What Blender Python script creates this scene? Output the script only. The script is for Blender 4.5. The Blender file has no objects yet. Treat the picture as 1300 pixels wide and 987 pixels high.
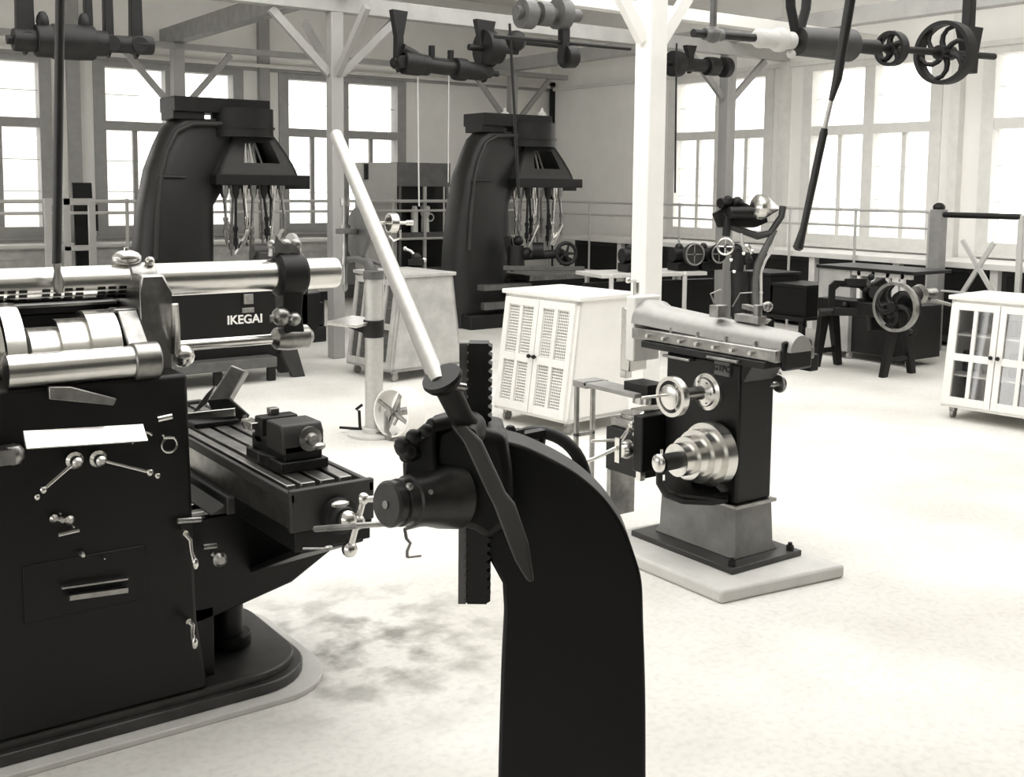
import bpy, bmesh, math, random
from mathutils import Vector as V, Matrix
random.seed(7)
sc=bpy.context.scene; COL=sc.collection
PI=math.pi; sin=math.sin; cos=math.cos
# ---------------------------------------------------------------- camera geometry
FPX,YAW,TILT,ROLL,CY=1400.09,.623,.095,.0096,368.4
EYE=1.6; XW=10.72; YW=13.93
F_=V((sin(YAW)*cos(TILT),cos(YAW)*cos(TILT),-sin(TILT)))
r_=V((cos(YAW),-sin(YAW),0)); u_=r_.cross(F_)
R_=r_*cos(ROLL)+u_*sin(ROLL); U_=-r_*sin(ROLL)+u_*cos(ROLL)
C0=V((0,0,EYE))
def ray(px,py): return F_+R_*((px-650)/FPX)-U_*((py-CY)/FPX)
def PD(px,py,d): return C0+ray(px,py)*d
def PX(px,py,x): r=ray(px,py); return C0+r*(x/r.x)
def PY(px,py,y): r=ray(px,py); return C0+r*(y/r.y)
def PZ(px,py,z): r=ray(px,py); return C0+r*((z-EYE)/r.z)
cd=bpy.data.cameras.new('camera'); cam=bpy.data.objects.new('camera',cd); COL.objects.link(cam)
M=Matrix.Identity(4)
for i,c in enumerate((R_,U_,-F_)):
    for j in range(3): M[j][i]=c[j]
M.translation=C0; cam.matrix_world=M
cd.sensor_width=36; cd.lens=36*FPX/1300; cd.shift_y=-(493.5-CY)/1300
cd.clip_start=.05; cd.clip_end=200
sc.camera=cam
sc.view_settings.view_transform='Standard'; sc.view_settings.look='None'
sc.view_settings.exposure=0; sc.view_settings.gamma=1; sc.view_settings.use_curve_mapping=False

# ---------------------------------------------------------------- materials
def mat(name,col,rough=.5,metal=0,noise=0,nscale=8,bump=0,spec=.5,col2=None,coat=0,stretch=None):
    m=bpy.data.materials.new(name); m.use_nodes=True
    nt=m.node_tree; b=nt.nodes['Principled BSDF']
    if isinstance(col,(int,float)): col=(col,col*.985,col*.945)
    b.inputs['Base Color'].default_value=(*col,1)
    b.inputs['Roughness'].default_value=rough; b.inputs['Metallic'].default_value=metal
    b.inputs['Specular IOR Level'].default_value=spec
    if coat: b.inputs['Coat Weight'].default_value=coat
    if noise or bump:
        tc=nt.nodes.new('ShaderNodeTexCoord'); n=nt.nodes.new('ShaderNodeTexNoise')
        n.inputs['Scale'].default_value=nscale; n.inputs['Detail'].default_value=6; n.inputs['Roughness'].default_value=.6
        src=tc.outputs['Object']
        if stretch:
            mp=nt.nodes.new('ShaderNodeMapping'); mp.inputs['Scale'].default_value=stretch
            nt.links.new(src,mp.inputs[0]); src=mp.outputs[0]
        nt.links.new(src,n.inputs['Vector'])
        if noise:
            r=nt.nodes.new('ShaderNodeValToRGB')
            c2=col2 if col2 is not None else tuple(c*(1-noise) for c in col)
            if isinstance(c2,(int,float)): c2=(c2,c2*.985,c2*.945)
            r.color_ramp.elements[0].position=.3; r.color_ramp.elements[1].position=.68
            r.color_ramp.elements[0].color=(*c2,1); r.color_ramp.elements[1].color=(*col,1)
            nt.links.new(n.outputs['Fac'],r.inputs[0]); nt.links.new(r.outputs[0],b.inputs['Base Color'])
        if bump:
            bp=nt.nodes.new('ShaderNodeBump'); bp.inputs['Strength'].default_value=bump; bp.inputs['Distance'].default_value=.01
            nt.links.new(n.outputs['Fac'],bp.inputs['Height']); nt.links.new(bp.outputs[0],b.inputs['Normal'])
    return m
BLK=mat('black_enamel',.0045,.42,noise=.4,nscale=6,spec=.32)
DRK=mat('dark_cast_iron',.010,.5,noise=.5,nscale=12,bump=.1,spec=.35)
MID=mat('grey_cast_iron',.11,.42,noise=.35,nscale=14)
GRM=mat('grey_machine_paint',.035,.5,noise=.35,nscale=5)
STL=mat('bright_steel',.78,.24,metal=1,noise=.12,nscale=30)
STD=mat('worn_steel',.42,.34,metal=1,noise=.45,nscale=18)
PIPE=mat('dull_steel_pipe',.55,.42,metal=.5,noise=.12,nscale=40)
WHT=mat('white_paint',.86,.5,noise=.06,nscale=5)
WH2=mat('chalky_white_paint',.80,.6,noise=.10,nscale=3)
GPN=mat('mottled_grey_panel',.55,.65,noise=.30,nscale=9)
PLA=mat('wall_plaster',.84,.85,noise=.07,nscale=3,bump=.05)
PLB=mat('glare_lit_wall_plaster',.92,.85,noise=.05,nscale=3)  # right wall, lightened so the colour carries the window glare
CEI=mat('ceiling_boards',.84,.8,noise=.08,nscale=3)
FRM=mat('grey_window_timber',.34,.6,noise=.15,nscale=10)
FRL=mat('glare_lit_timber',.80,.6,noise=.10,nscale=10)  # timber on the window side at right, window glare put into its colour
TIM=mat('painted_timber',.36,.6,noise=.15,nscale=6,stretch=(1,1,.2))
TIW=mat('white_painted_timber',.86,.55,noise=.05,nscale=6)
BEA=mat('beam_timber',.40,.6,noise=.18,nscale=5)
WOD=mat('worn_bench_wood',.30,.55,noise=.3,nscale=8)
BRW=mat('brown_cabinet_wood',.13,.5,noise=.3,nscale=8)
PAL=mat('pale_rail_paint',.55,.5,noise=.1)
ROD=mat('dark_varnished_wood',.018,.4,noise=.3,nscale=12)
LET=mat('cast_letter_white',.8,.5)
CONC=mat('concrete_plinth',.66,.8,noise=.16,nscale=7,bump=.1)
OILD=mat('oily_dark_plate',.05,.35,noise=.6,nscale=9)
def floor_mat():
    m=mat('worn_concrete_floor',.78,.62,bump=.08,nscale=9); nt=m.node_tree; b=nt.nodes['Principled BSDF']
    tc=nt.nodes.new('ShaderNodeTexCoord')
    n1=nt.nodes.new('ShaderNodeTexNoise'); n1.inputs['Scale'].default_value=1.1; n1.inputs['Detail'].default_value=8
    n2=nt.nodes.new('ShaderNodeTexNoise'); n2.inputs['Scale'].default_value=38; n2.inputs['Detail'].default_value=4
    for n in (n1,n2): nt.links.new(tc.outputs['Object'],n.inputs['Vector'])
    r1=nt.nodes.new('ShaderNodeValToRGB'); r1.color_ramp.elements[0].position=.32; r1.color_ramp.elements[1].position=.6
    r1.color_ramp.elements[0].color=(.60,.585,.54,1); r1.color_ramp.elements[1].color=(.77,.757,.72,1)
    nt.links.new(n1.outputs['Fac'],r1.inputs[0])
    r2=nt.nodes.new('ShaderNodeValToRGB'); r2.color_ramp.elements[0].position=.3; r2.color_ramp.elements[1].position=.55
    r2.color_ramp.elements[0].color=(.89,.89,.89,1); r2.color_ramp.elements[1].color=(1,1,1,1)
    nt.links.new(n2.outputs['Fac'],r2.inputs[0])
    mx=nt.nodes.new('ShaderNodeMix'); mx.data_type='RGBA'; mx.blend_type='MULTIPLY'; mx.inputs[0].default_value=1
    nt.links.new(r1.outputs[0],mx.inputs[6]); nt.links.new(r2.outputs[0],mx.inputs[7])
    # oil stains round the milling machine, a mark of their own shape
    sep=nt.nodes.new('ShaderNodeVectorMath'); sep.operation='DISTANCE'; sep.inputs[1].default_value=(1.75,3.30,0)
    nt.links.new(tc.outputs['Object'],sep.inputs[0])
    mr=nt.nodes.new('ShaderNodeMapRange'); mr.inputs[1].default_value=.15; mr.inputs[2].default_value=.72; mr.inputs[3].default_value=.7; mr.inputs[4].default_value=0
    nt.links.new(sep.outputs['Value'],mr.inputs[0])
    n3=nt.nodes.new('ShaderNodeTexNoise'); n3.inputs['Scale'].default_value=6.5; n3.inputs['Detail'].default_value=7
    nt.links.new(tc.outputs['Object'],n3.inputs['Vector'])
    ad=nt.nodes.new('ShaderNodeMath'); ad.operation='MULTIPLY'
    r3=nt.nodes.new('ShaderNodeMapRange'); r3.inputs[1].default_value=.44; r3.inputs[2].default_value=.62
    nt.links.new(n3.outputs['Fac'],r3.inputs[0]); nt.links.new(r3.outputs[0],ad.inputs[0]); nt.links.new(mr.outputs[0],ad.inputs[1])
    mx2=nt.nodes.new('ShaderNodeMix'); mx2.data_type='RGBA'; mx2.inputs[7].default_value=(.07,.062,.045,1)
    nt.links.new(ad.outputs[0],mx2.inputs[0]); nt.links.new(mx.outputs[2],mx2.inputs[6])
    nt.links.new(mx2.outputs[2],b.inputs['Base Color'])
    return m
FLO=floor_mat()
def glass_mat(name,tint=.97,gl=.06):
    m=bpy.data.materials.new(name); m.use_nodes=True; nt=m.node_tree; nt.nodes.clear()
    o=nt.nodes.new('ShaderNodeOutputMaterial'); t=nt.nodes.new('ShaderNodeBsdfTransparent'); g=nt.nodes.new('ShaderNodeBsdfGlossy')
    t.inputs[0].default_value=(tint,tint,tint,1); g.inputs['Roughness'].default_value=.04
    x=nt.nodes.new('ShaderNodeMixShader'); x.inputs[0].default_value=gl
    nt.links.new(t.outputs[0],x.inputs[1]); nt.links.new(g.outputs[0],x.inputs[2]); nt.links.new(x.outputs[0],o.inputs[0]); return m
GLS=glass_mat('window_glass'); GLC=glass_mat('cabinet_glass',.9,.12)
def mesh_mat(name,col,axis,sx=95,sz=75,open_=.42):
    # woven wire: solid wires with see-through holes
    m=bpy.data.materials.new(name); m.use_nodes=True; nt=m.node_tree; b=nt.nodes['Principled BSDF']; b.inputs['Base Color'].default_value=(*col,1)
    b.inputs['Roughness'].default_value=.5
    tc=nt.nodes.new('ShaderNodeTexCoord'); sp=nt.nodes.new('ShaderNodeSeparateXYZ'); nt.links.new(tc.outputs['Object'],sp.inputs[0])
    def fr(out,s):
        a=nt.nodes.new('ShaderNodeMath'); a.operation='MULTIPLY'; a.inputs[1].default_value=s; nt.links.new(out,a.inputs[0])
        f=nt.nodes.new('ShaderNodeMath'); f.operation='FRACT'; nt.links.new(a.outputs[0],f.inputs[0])
        g=nt.nodes.new('ShaderNodeMath'); g.operation='GREATER_THAN'; g.inputs[1].default_value=open_; nt.links.new(f.outputs[0],g.inputs[0]); return g.outputs[0]
    mul=nt.nodes.new('ShaderNodeMath'); mul.operation='MULTIPLY'
    nt.links.new(fr(sp.outputs[axis],sx),mul.inputs[0]); nt.links.new(fr(sp.outputs[2],sz),mul.inputs[1])
    t=nt.nodes.new('ShaderNodeBsdfTransparent'); x=nt.nodes.new('ShaderNodeMixShader')
    nt.links.new(mul.outputs[0],x.inputs[0]); nt.links.new(b.outputs[0],x.inputs[1]); nt.links.new(t.outputs[0],x.inputs[2])
    nt.links.new(x.outputs[0],nt.nodes['Material Output'].inputs[0]); return m
MSW=mesh_mat('white_wire_mesh',(.8,.79,.75),1,62,52); MSD=mesh_mat('dark_wire_mesh',(.12,.118,.11),1,70,60)

# ---------------------------------------------------------------- builders
ORG={}
def basis(ax):
    ax=V(ax).normalized(); t=V((0,0,1)) if abs(ax.z)<.9 else V((1,0,0))
    a=t.cross(ax).normalized(); return ax,a,ax.cross(a)
class MB:
    def __init__(s): s.v=[]; s.f=[]
    def add(s,vs,fs):
        o=len(s.v); s.v+= [V(p) for p in vs]; s.f+=[tuple(i+o for i in f) for f in fs]; return s
    def box(s,x0,x1,y0,y1,z0,z1):
        if x0>x1:x0,x1=x1,x0
        if y0>y1:y0,y1=y1,y0
        if z0>z1:z0,z1=z1,z0
        return s.add([(x,y,z) for x in(x0,x1) for y in(y0,y1) for z in(z0,z1)],[(0,1,3,2),(4,6,7,5),(0,4,5,1),(2,3,7,6),(0,2,6,4),(1,5,7,3)])
    def obox(s,c,e1,e2,e3):   # centre and three full edge vectors
        c=V(c);e1=V(e1)/2;e2=V(e2)/2;e3=V(e3)/2
        return s.add([c+e1*i+e2*j+e3*k for i in(-1,1) for j in(-1,1) for k in(-1,1)],[(0,1,3,2),(4,6,7,5),(0,4,5,1),(2,3,7,6),(0,2,6,4),(1,5,7,3)])
    def beam(s,p0,p1,w,h,up=(0,0,1)):
        p0=V(p0);p1=V(p1);d=p1-p0;a=V(up).cross(d)
        if a.length<1e-6:a=V((1,0,0)).cross(d)
        a.normalize(); b=d.cross(a).normalized()
        return s.obox((p0+p1)/2,d,a*w,b*h)
    def lathe(s,p,ax,prof,n=24,closed=False):
        p=V(p);ax,a,b=basis(ax); o=[];k=len(prof)
        for t,r in prof:
            for i in range(n):
                th=2*PI*i/n; o.append(p+ax*t+(a*cos(th)+b*sin(th))*max(r,1e-5))
        fs=[]
        for j in range(k if closed else k-1):
            j2=(j+1)%k
            for i in range(n): i2=(i+1)%n; fs.append((j*n+i,j*n+i2,j2*n+i2,j2*n+i))
        if not closed: fs.append(tuple(range(n-1,-1,-1))); fs.append(tuple((k-1)*n+i for i in range(n)))
        return s.add(o,fs)
    def cyl(s,p0,p1,r0,r1=None,n=20):
        p0=V(p0);p1=V(p1); d=p1-p0
        return s.lathe(p0,d,[(0,r0),(d.length,r0 if r1 is None else r1)],n)
    def tube(s,pts,r,n=10):
        pts=[V(p) for p in pts]; k=len(pts); rr=r if isinstance(r,(list,tuple)) else [r]*k
        prev=None;o=[]
        for i,p in enumerate(pts):
            d=(pts[min(i+1,k-1)]-pts[max(i-1,0)]).normalized()
            if prev is None: _,a,b=basis(d)
            else:
                a=prev-d*prev.dot(d); a.normalize(); b=d.cross(a)
            prev=a
            for j in range(n): th=2*PI*j/n; o.append(p+(a*cos(th)+b*sin(th))*rr[i])
        fs=[(i*n+j,i*n+(j+1)%n,(i+1)*n+(j+1)%n,(i+1)*n+j) for i in range(k-1) for j in range(n)]
        fs+=[tuple(range(n-1,-1,-1)),tuple((k-1)*n+j for j in range(n))]
        return s.add(o,fs)
    def ball(s,c,r,n=14,sc3=(1,1,1)):
        m=n//2; o=[V(c)+V((0,0,r*sc3[2]))]
        for i in range(1,m):
            for j in range(n):
                a=PI*i/m;b=2*PI*j/n; o.append(V(c)+V((r*sin(a)*cos(b)*sc3[0],r*sin(a)*sin(b)*sc3[1],r*cos(a)*sc3[2])))
        o.append(V(c)-V((0,0,r*sc3[2]))); L=len(o)-1; fs=[]
        for j in range(n): fs.append((0,1+j,1+(j+1)%n)); fs.append((L,1+(m-2)*n+(j+1)%n,1+(m-2)*n+j))
        for i in range(m-2):
            for j in range(n): fs.append((1+i*n+j,1+(i+1)*n+j,1+(i+1)*n+(j+1)%n,1+i*n+(j+1)%n))
        return s.add(o,fs)
    def prism(s,poly,dv):
        poly=[V(p) for p in poly]; dv=V(dv); k=len(poly)
        return s.add(poly+[p+dv for p in poly],[tuple(range(k)),tuple(range(2*k-1,k-1,-1))]+[(i,i+k,(i+1)%k+k,(i+1)%k) for i in range(k)])
    def loft(s,rings,cap=True):
        n=len(rings[0]); o=[V(p) for r in rings for p in r]; fs=[]
        for i in range(len(rings)-1):
            for j in range(n): fs.append((i*n+j,i*n+(j+1)%n,(i+1)*n+(j+1)%n,(i+1)*n+j))
        if cap: fs+=[tuple(range(n-1,-1,-1)),tuple((len(rings)-1)*n+j for j in range(n))]
        return s.add(o,fs)
    def torus(s,c,ax,R,r,n=36,m=10,a0=0,a1=2*PI):
        _,a,b=basis(ax); full=abs(a1-a0-2*PI)<1e-6; k=n if full else n+1
        pts=[V(c)+(a*cos(a0+(a1-a0)*i/n)+b*sin(a0+(a1-a0)*i/n))*R for i in range(k)]
        if full:
            o=[];axn=V(ax).normalized()
            for i in range(n):
                d=(pts[i]-V(c)).normalized()
                for j in range(m): t=2*PI*j/m; o.append(pts[i]+d*cos(t)*r+axn*sin(t)*r)
            return s.add(o,[(i*m+j,i*m+(j+1)%m,((i+1)%n)*m+(j+1)%m,((i+1)%n)*m+j) for i in range(n) for j in range(m)])
        return s.tube(pts,r,m)
    def rim(s,c,ax,R,th,w,n=40):   # flat band wheel rim centred on c
        return s.lathe(V(c)-V(ax).normalized()*w/2,ax,[(0,R-th),(0,R),(w/2,R*1.01),(w,R),(w,R-th)],n,closed=True)
    def spokes(s,c,ax,r0,r1,k,w,curve=0,ph=0):
        _,a,b=basis(ax)
        for i in range(k):
            t0=ph+2*PI*i/k
            pts=[V(c)+(a*cos(t0+curve*q*q)+b*sin(t0+curve*q*q))*(r0+(r1-r0)*q) for q in (0,.25,.5,.75,1)]
            s.tube(pts,[w*1.25,w*1.1,w,w*.9,w],8)
        return s
    def build(s,name,m,parent=None,bev=0,label=None,smooth=True,kind=None):
        if parent and kind!='structure' and parent.get('kind')!='structure':
            gs=s.groups()
            if len(gs)>1:
                first=None
                for vi,fi in gs:
                    q=MB(); mp={v:i for i,v in enumerate(vi)}; q.v=[s.v[v] for v in vi]; q.f=[tuple(mp[v] for v in s.f[f]) for f in fi]
                    o=q.build1(name,m,parent,bev,label,smooth,kind); first=first or o
                return first
        return s.build1(name,m,parent,bev,label,smooth,kind)
    def groups(s):
        # separate pieces standing apart from each other become parts of their own
        n=len(s.v); pa=list(range(n))
        def fd(x):
            while pa[x]!=x: pa[x]=pa[pa[x]]; x=pa[x]
            return x
        for f in s.f:
            a=fd(f[0])
            for v in f[1:]: pa[fd(v)]=a
        isl={}
        for v in range(n): isl.setdefault(fd(v),[]).append(v)
        ks=list(isl.values())
        if len(ks)==1 or len(ks)>90: return [1]
        bb=[]
        for k in ks:
            lo=[min(s.v[i][a] for i in k) for a in range(3)];hi=[max(s.v[i][a] for i in k) for a in range(3)]; bb.append((lo,hi,math.dist(lo,hi)))
        pc=list(range(len(ks)))
        def f2(x):
            while pc[x]!=x: x=pc[x]
            return x
        for i in range(len(ks)):
            for j in range(i):
                gap=math.sqrt(sum(max(0,bb[i][0][a]-bb[j][1][a],bb[j][0][a]-bb[i][1][a])**2 for a in range(3)))
                if gap<=.42*max(bb[i][2],bb[j][2]): pc[f2(i)]=f2(j)
        out={}
        for i in range(len(ks)): out.setdefault(f2(i),[]).append(i)
        if len(out)==1: return [1]
        vf={}
        for fi,f in enumerate(s.f): vf.setdefault(fd(f[0]),[]).append(fi)
        res=[]
        for g in out.values():
            vi=[];fi=[]
            for i in g: vi+=ks[i]; fi+=vf.get(fd(ks[i][0]),[])
            res.append((vi,fi))
        return res
    def build1(s,name,m,parent=None,bev=0,label=None,smooth=True,kind=None):
        me=bpy.data.meshes.new(name); off=ORG.get(parent,V((0,0,0))) if parent else s.org if hasattr(s,'org') else V((0,0,0))
        me.from_pydata([tuple(p-off) for p in s.v],[],s.f); me.update()
        bm=bmesh.new(); bm.from_mesh(me); bmesh.ops.recalc_face_normals(bm,faces=bm.faces); bm.to_mesh(me); bm.free()
        me.materials.append(m)
        if smooth:
            for p in me.polygons: p.use_smooth=True
            me.set_sharp_from_angle(angle=math.radians(35))
        o=bpy.data.objects.new(name,me); COL.objects.link(o)
        if parent: o.parent=parent; ORG[o]=off
        else: o.location=off; ORG[o]=off
        if bev:
            b=o.modifiers.new('bevel','BEVEL'); b.width=bev; b.segments=2; b.limit_method='ANGLE'; b.angle_limit=math.radians(40)
        if label: o['label']=label
        if kind: o['kind']=kind
        return o
def at(p): m=MB(); m.org=V(p); return m
def thing(name,label,cat,loc,group=None):
    o=bpy.data.objects.new(name,None); o.empty_display_size=.1; COL.objects.link(o); o.location=V(loc); ORG[o]=V(loc)
    o['label']=label; o['category']=cat
    if group: o['group']=group
    return o
def tag(o,label,cat,group=None,kind=None):
    o['label']=label; o['category']=cat
    if group: o['group']=group
    if kind: o['kind']=kind
    return o
def struct(name,mb,m,parent=None,bev=0):
    o=mb.build(name,m,parent,bev)
    if not parent: o['kind']='structure'
    return o
def copy_tree(o,parent=None):
    c=o.copy(); COL.objects.link(c)
    if parent: c.parent=parent
    ORG[c]=ORG.get(o,V((0,0,0)))
    for ch in list(o.children): copy_tree(ch,c)
    return c
def text(name,s,size,p,ux,uz,m,parent,depth=.004,label=None):
    cu=bpy.data.curves.new(name,'FONT'); cu.body=s; cu.size=size; cu.align_x='CENTER'; cu.align_y='CENTER'; cu.extrude=depth; cu.offset=size*.02
    t=bpy.data.objects.new(name+'_src',cu); COL.objects.link(t)
    dg=bpy.context.evaluated_depsgraph_get(); me=bpy.data.meshes.new_from_object(t.evaluated_get(dg)); bpy.data.objects.remove(t)
    ux=V(ux).normalized();uz=V(uz).normalized();n=ux.cross(uz); off=ORG.get(parent,V((0,0,0)))
    for v in me.vertices: v.co=V(p)-off+ux*v.co.x+uz*v.co.y+n*v.co.z
    me.materials.clear(); me.materials.append(m); o=bpy.data.objects.new(name,me); COL.objects.link(o); o.parent=parent; ORG[o]=off
    if label:o['label']=label
    return o
X1=V((1,0,0));Y1=V((0,1,0));Z1=V((0,0,1))

# ================================================================ SETTING
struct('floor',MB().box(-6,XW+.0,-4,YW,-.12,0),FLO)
ce=MB()
ce.box(-6,XW+.3,8.6,YW+.3,4.3,4.4).box(8.6,XW+.3,-4,8.6,4.3,4.4).box(-6,0.3,-4,8.6,4.3,4.4).box(0.3,8.6,-4,1.2,4.3,4.4)
struct('ceiling',ce,CEI)  # out of view; middle left open so sky light reaches the floor
DKW=mat('light_absorbing_boards',.07,.8,noise=.2)  # dark finish of the added walls, keeps bounce light off the black machines
wl=MB().box(-6.25,-6,-4,YW+.25,0,.9).box(-6.25,-6,-4,YW+.25,3.3,4.4)
for k in range(8): wl.box(-6.25,-6,-4+2.5*k,-3.6+2.5*k,.9,3.3)
struct('added_wall_left',wl,DKW)  # unseen wall added to darken machine faces; gaps admit side light
struct('added_wall_front',MB().box(-6.25,XW+.25,-4.25,-4,0,4.4),DKW)  # unseen wall added behind the camera to cut light on machine faces
GT,TT,TB,SI=2.985,2.335,2.225,1.05      # glass top, transom, sill heights
# window spans (glass to glass, both bays)
WB=[(1.25,3.122),(3.882,5.505),(6.278,7.951)]
WR=[(9.515,11.10),(7.175,8.774),(4.83,6.434)]
J=.14
def wall(axis,spans,lo,hi,c0,c1,m,name):
    mb=MB(); a=lo
    def bx(a0,a1,z0,z1):
        if axis=='x': mb.box(a0,a1,c0,c1,z0,z1)
        else: mb.box(c0,c1,a0,a1,z0,z1)
    for (s0,s1) in sorted(spans):
        bx(a,s0-J,0,4.3); bx(s0-J,s1+J,0,SI-.12); bx(s0-J,s1+J,GT+.08,4.3); a=s1+J
    bx(a,hi,0,4.3); return struct(name,mb,m)
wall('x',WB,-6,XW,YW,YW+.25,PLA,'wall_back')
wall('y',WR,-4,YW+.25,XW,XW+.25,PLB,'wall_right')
def window(n,axis,s0,s1,c,fm):
    # two bays, each an upper light above a transom and a pair of lower casements
    mid=(s0+s1)/2; t=.07
    def bx(mb,a0,a1,z0,z1,th=.1,o=.05):
        if axis=='x': mb.box(a0,a1,c+o-.0,c+o+th,z0,z1)
        else: mb.box(c+o,c+o+th,a0,a1,z0,z1)
    f=MB()
    bx(f,s0-J,s0,SI-.12,GT+.08,.2,-.02); bx(f,s1,s1+J,SI-.12,GT+.08,.2,-.02)
    bx(f,s0,s1,GT,GT+.08,.2,-.02); bx(f,s0,s1,SI-.12,SI,.2,-.02)
    bx(f,mid-t,mid+t,SI,GT,.16,.0); bx(f,s0,mid-t,TB,TT,.14,.0); bx(f,mid+t,s1,TB,TT,.14,.0)
    fo=struct('window_%d'%n,f,fm)
    sill=MB(); bx(sill,s0-J-.03,s1+J+.03,SI-.15,SI-.12,.26,-.06); sill.build('window_sill',fm,fo)
    for a0,a1 in ((s0,mid-t),(mid+t,s1)):
        g=MB(); bx(g,a0,a1,TT,GT,.006,.08); bx(g,a0,a1,SI,TB,.006,.08); g.build('window_pane',GLS,fo)
        sa=MB(); m2=(a0+a1)/2
        bx(sa,m2-.028,m2+.028,SI,TB,.05,.06)
        for z in (SI+(TB-SI)*.36,SI+(TB-SI)*.68): bx(sa,a0,a1,z-.004,z+.004,.012,.075)
        bx(sa,a0,a1,(TT+GT)/2-.004,(TT+GT)/2+.004,.012,.075)
        sa.build('glazing_bars',fm,fo)
    return fo
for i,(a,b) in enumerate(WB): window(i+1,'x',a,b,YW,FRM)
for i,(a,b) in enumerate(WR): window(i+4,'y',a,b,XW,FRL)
# header rail and ledge on both walls, pilasters on the piers
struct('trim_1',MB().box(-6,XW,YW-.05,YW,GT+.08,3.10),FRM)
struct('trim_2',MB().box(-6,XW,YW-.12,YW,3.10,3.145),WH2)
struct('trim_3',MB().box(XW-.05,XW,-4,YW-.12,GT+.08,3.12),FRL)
n=4
for x in (3.5,5.91): struct('trim_%d'%n,MB().box(x-.07,x+.07,YW-.10,YW,0,4.3),FRM); n+=1
for y in (9.16,6.83): struct('trim_%d'%n,MB().box(XW-.10,XW,y-.055,y+.055,0,4.3),FRL); n+=1
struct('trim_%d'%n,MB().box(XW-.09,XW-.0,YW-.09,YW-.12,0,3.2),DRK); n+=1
# low panelling along the back wall
struct('baseboard_back',MB().box(-6,XW,YW-.04,YW,0,.18),FRM)
struct('baseboard_right',MB().box(XW-.04,XW,-4,YW-.1,0,.18),FRM)

# overhead beams
def beamY(x,z0,z1,w,m=BEA):
    o=MB().box(x-w/2,x+w/2,-3.5,YW-.12,z0,z1).build('ceiling_beam',m,bev=.006); return o
def beamX(y,x0,x1,z0,z1,w,m=BEA):
    return MB().box(x0,x1,y-w/2,y+w/2,z0,z1).build('ceiling_beam',m,bev=.006)
tag(beamY(4.6,3.27,3.47,.16,mat('dark_beam_timber',.26,.6,noise=.3)),'long grey roof beam running over the left and the white posts','beam')
tag(beamY(9.6,3.27,3.45,.14),'long pale roof beam running along the right hand window side','beam')
tag(beamX(13.4,-5,10.6,3.20,3.27,.13,TIM),'timber tie beam close to the back wall above the ledge','beam')
tag(beamX(9.1,-5,10.6,3.12,3.27,.12,BEA),'cross beam over the middle grey post carrying the countershafts','beam')
tag(beamX(7.55,-5,10.6,3.13,3.24,.12,WH2),'pale cross beam in front of the middle countershaft','beam')
tag(beamX(4.9,4.68,9.53,3.27,3.39,.12,WH2),'white cross beam running right from the white post top','beam')
def post(x,y,w,m,label,z1=3.2,braces=((0,1),(0,-1),(1,0),(-1,0)),bm=None,plates=True,zb=2.62,L=.55):
    t=thing('timber_post',label,'post',(x,y,0))
    MB().box(x-w/2,x+w/2,y-w/2,y+w/2,0,z1).build('post_shaft',m,t,bev=.008)
    for dx,dy in braces:
        MB().beam((x+dx*w/2,y+dy*w/2,zb),(x+dx*(w/2+L),y+dy*(w/2+L),z1-.02),.05,.07,up=(dy,dx,0) if False else (0,0,1)).build('brace',bm or m,t)
    return t
post(4.555,9.1,.12,TIM,'grey square timber post behind the pedestal drill stand',3.12,zb=2.58)
post(9.6,9.1,.14,mat('weathered_timber',.36,.6,noise=.3,nscale=6,stretch=(1,1,.15)),'weathered grey timber post in front of the right windows',3.12,braces=((1,0),(-1,0)))
post(9.6,13.4,.12,TIM,'slim braced timber post behind the farther drilling machine',3.2,braces=((1,0),(-1,0)),bm=FRM,zb=2.5,L=.62)
post(4.6,13.4,.14,TIM,'timber post rising behind the nearer drilling machine',3.2,braces=((1,0),(-1,0)),zb=2.5,L=.6)
wp=post(4.515,4.9,.135,TIW,'wide white painted square post beside the shaper',3.27,braces=((1,0),(-1,0)),zb=2.45,L=.6)
MB().box(4.42,4.61,4.80,5.0,3.12,3.27).build('capital',TIW,wp,bev=.01)

# railing along the back wall and the right wall
def railing(name,label,p0,p1,k,m,rows,r=.022,posts=None):
    t=thing(name,label,'railing',(p0[0],p0[1],0)); p0=V((*p0,0));p1=V((*p1,0))
    for z in rows: MB().cyl(p0+Z1*z,p1+Z1*z,r if z==rows[0] else r*.8,n=10).build('rail',m,t)
    for i in range(k+1):
        p=p0.lerp(p1,i/k); MB().cyl(p,p+Z1*(rows[0]+.01),r*.9,n=10).ball(p+Z1*rows[0],r*1.5,8).build('rail_post',m,t)
    return t
railing('pipe_railing','pale pipe railing with three rails along the back wall',(1.2,12.95),(9.95,12.95),10,PAL,(1.37,1.24,.86))
railing('pipe_railing','thin pale pipe railing in front of the right windows',(9.92,12.85),(9.92,6.6),7,mat('cream_rail_paint',.5,.5),(1.37,1.20),r=.017)

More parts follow.
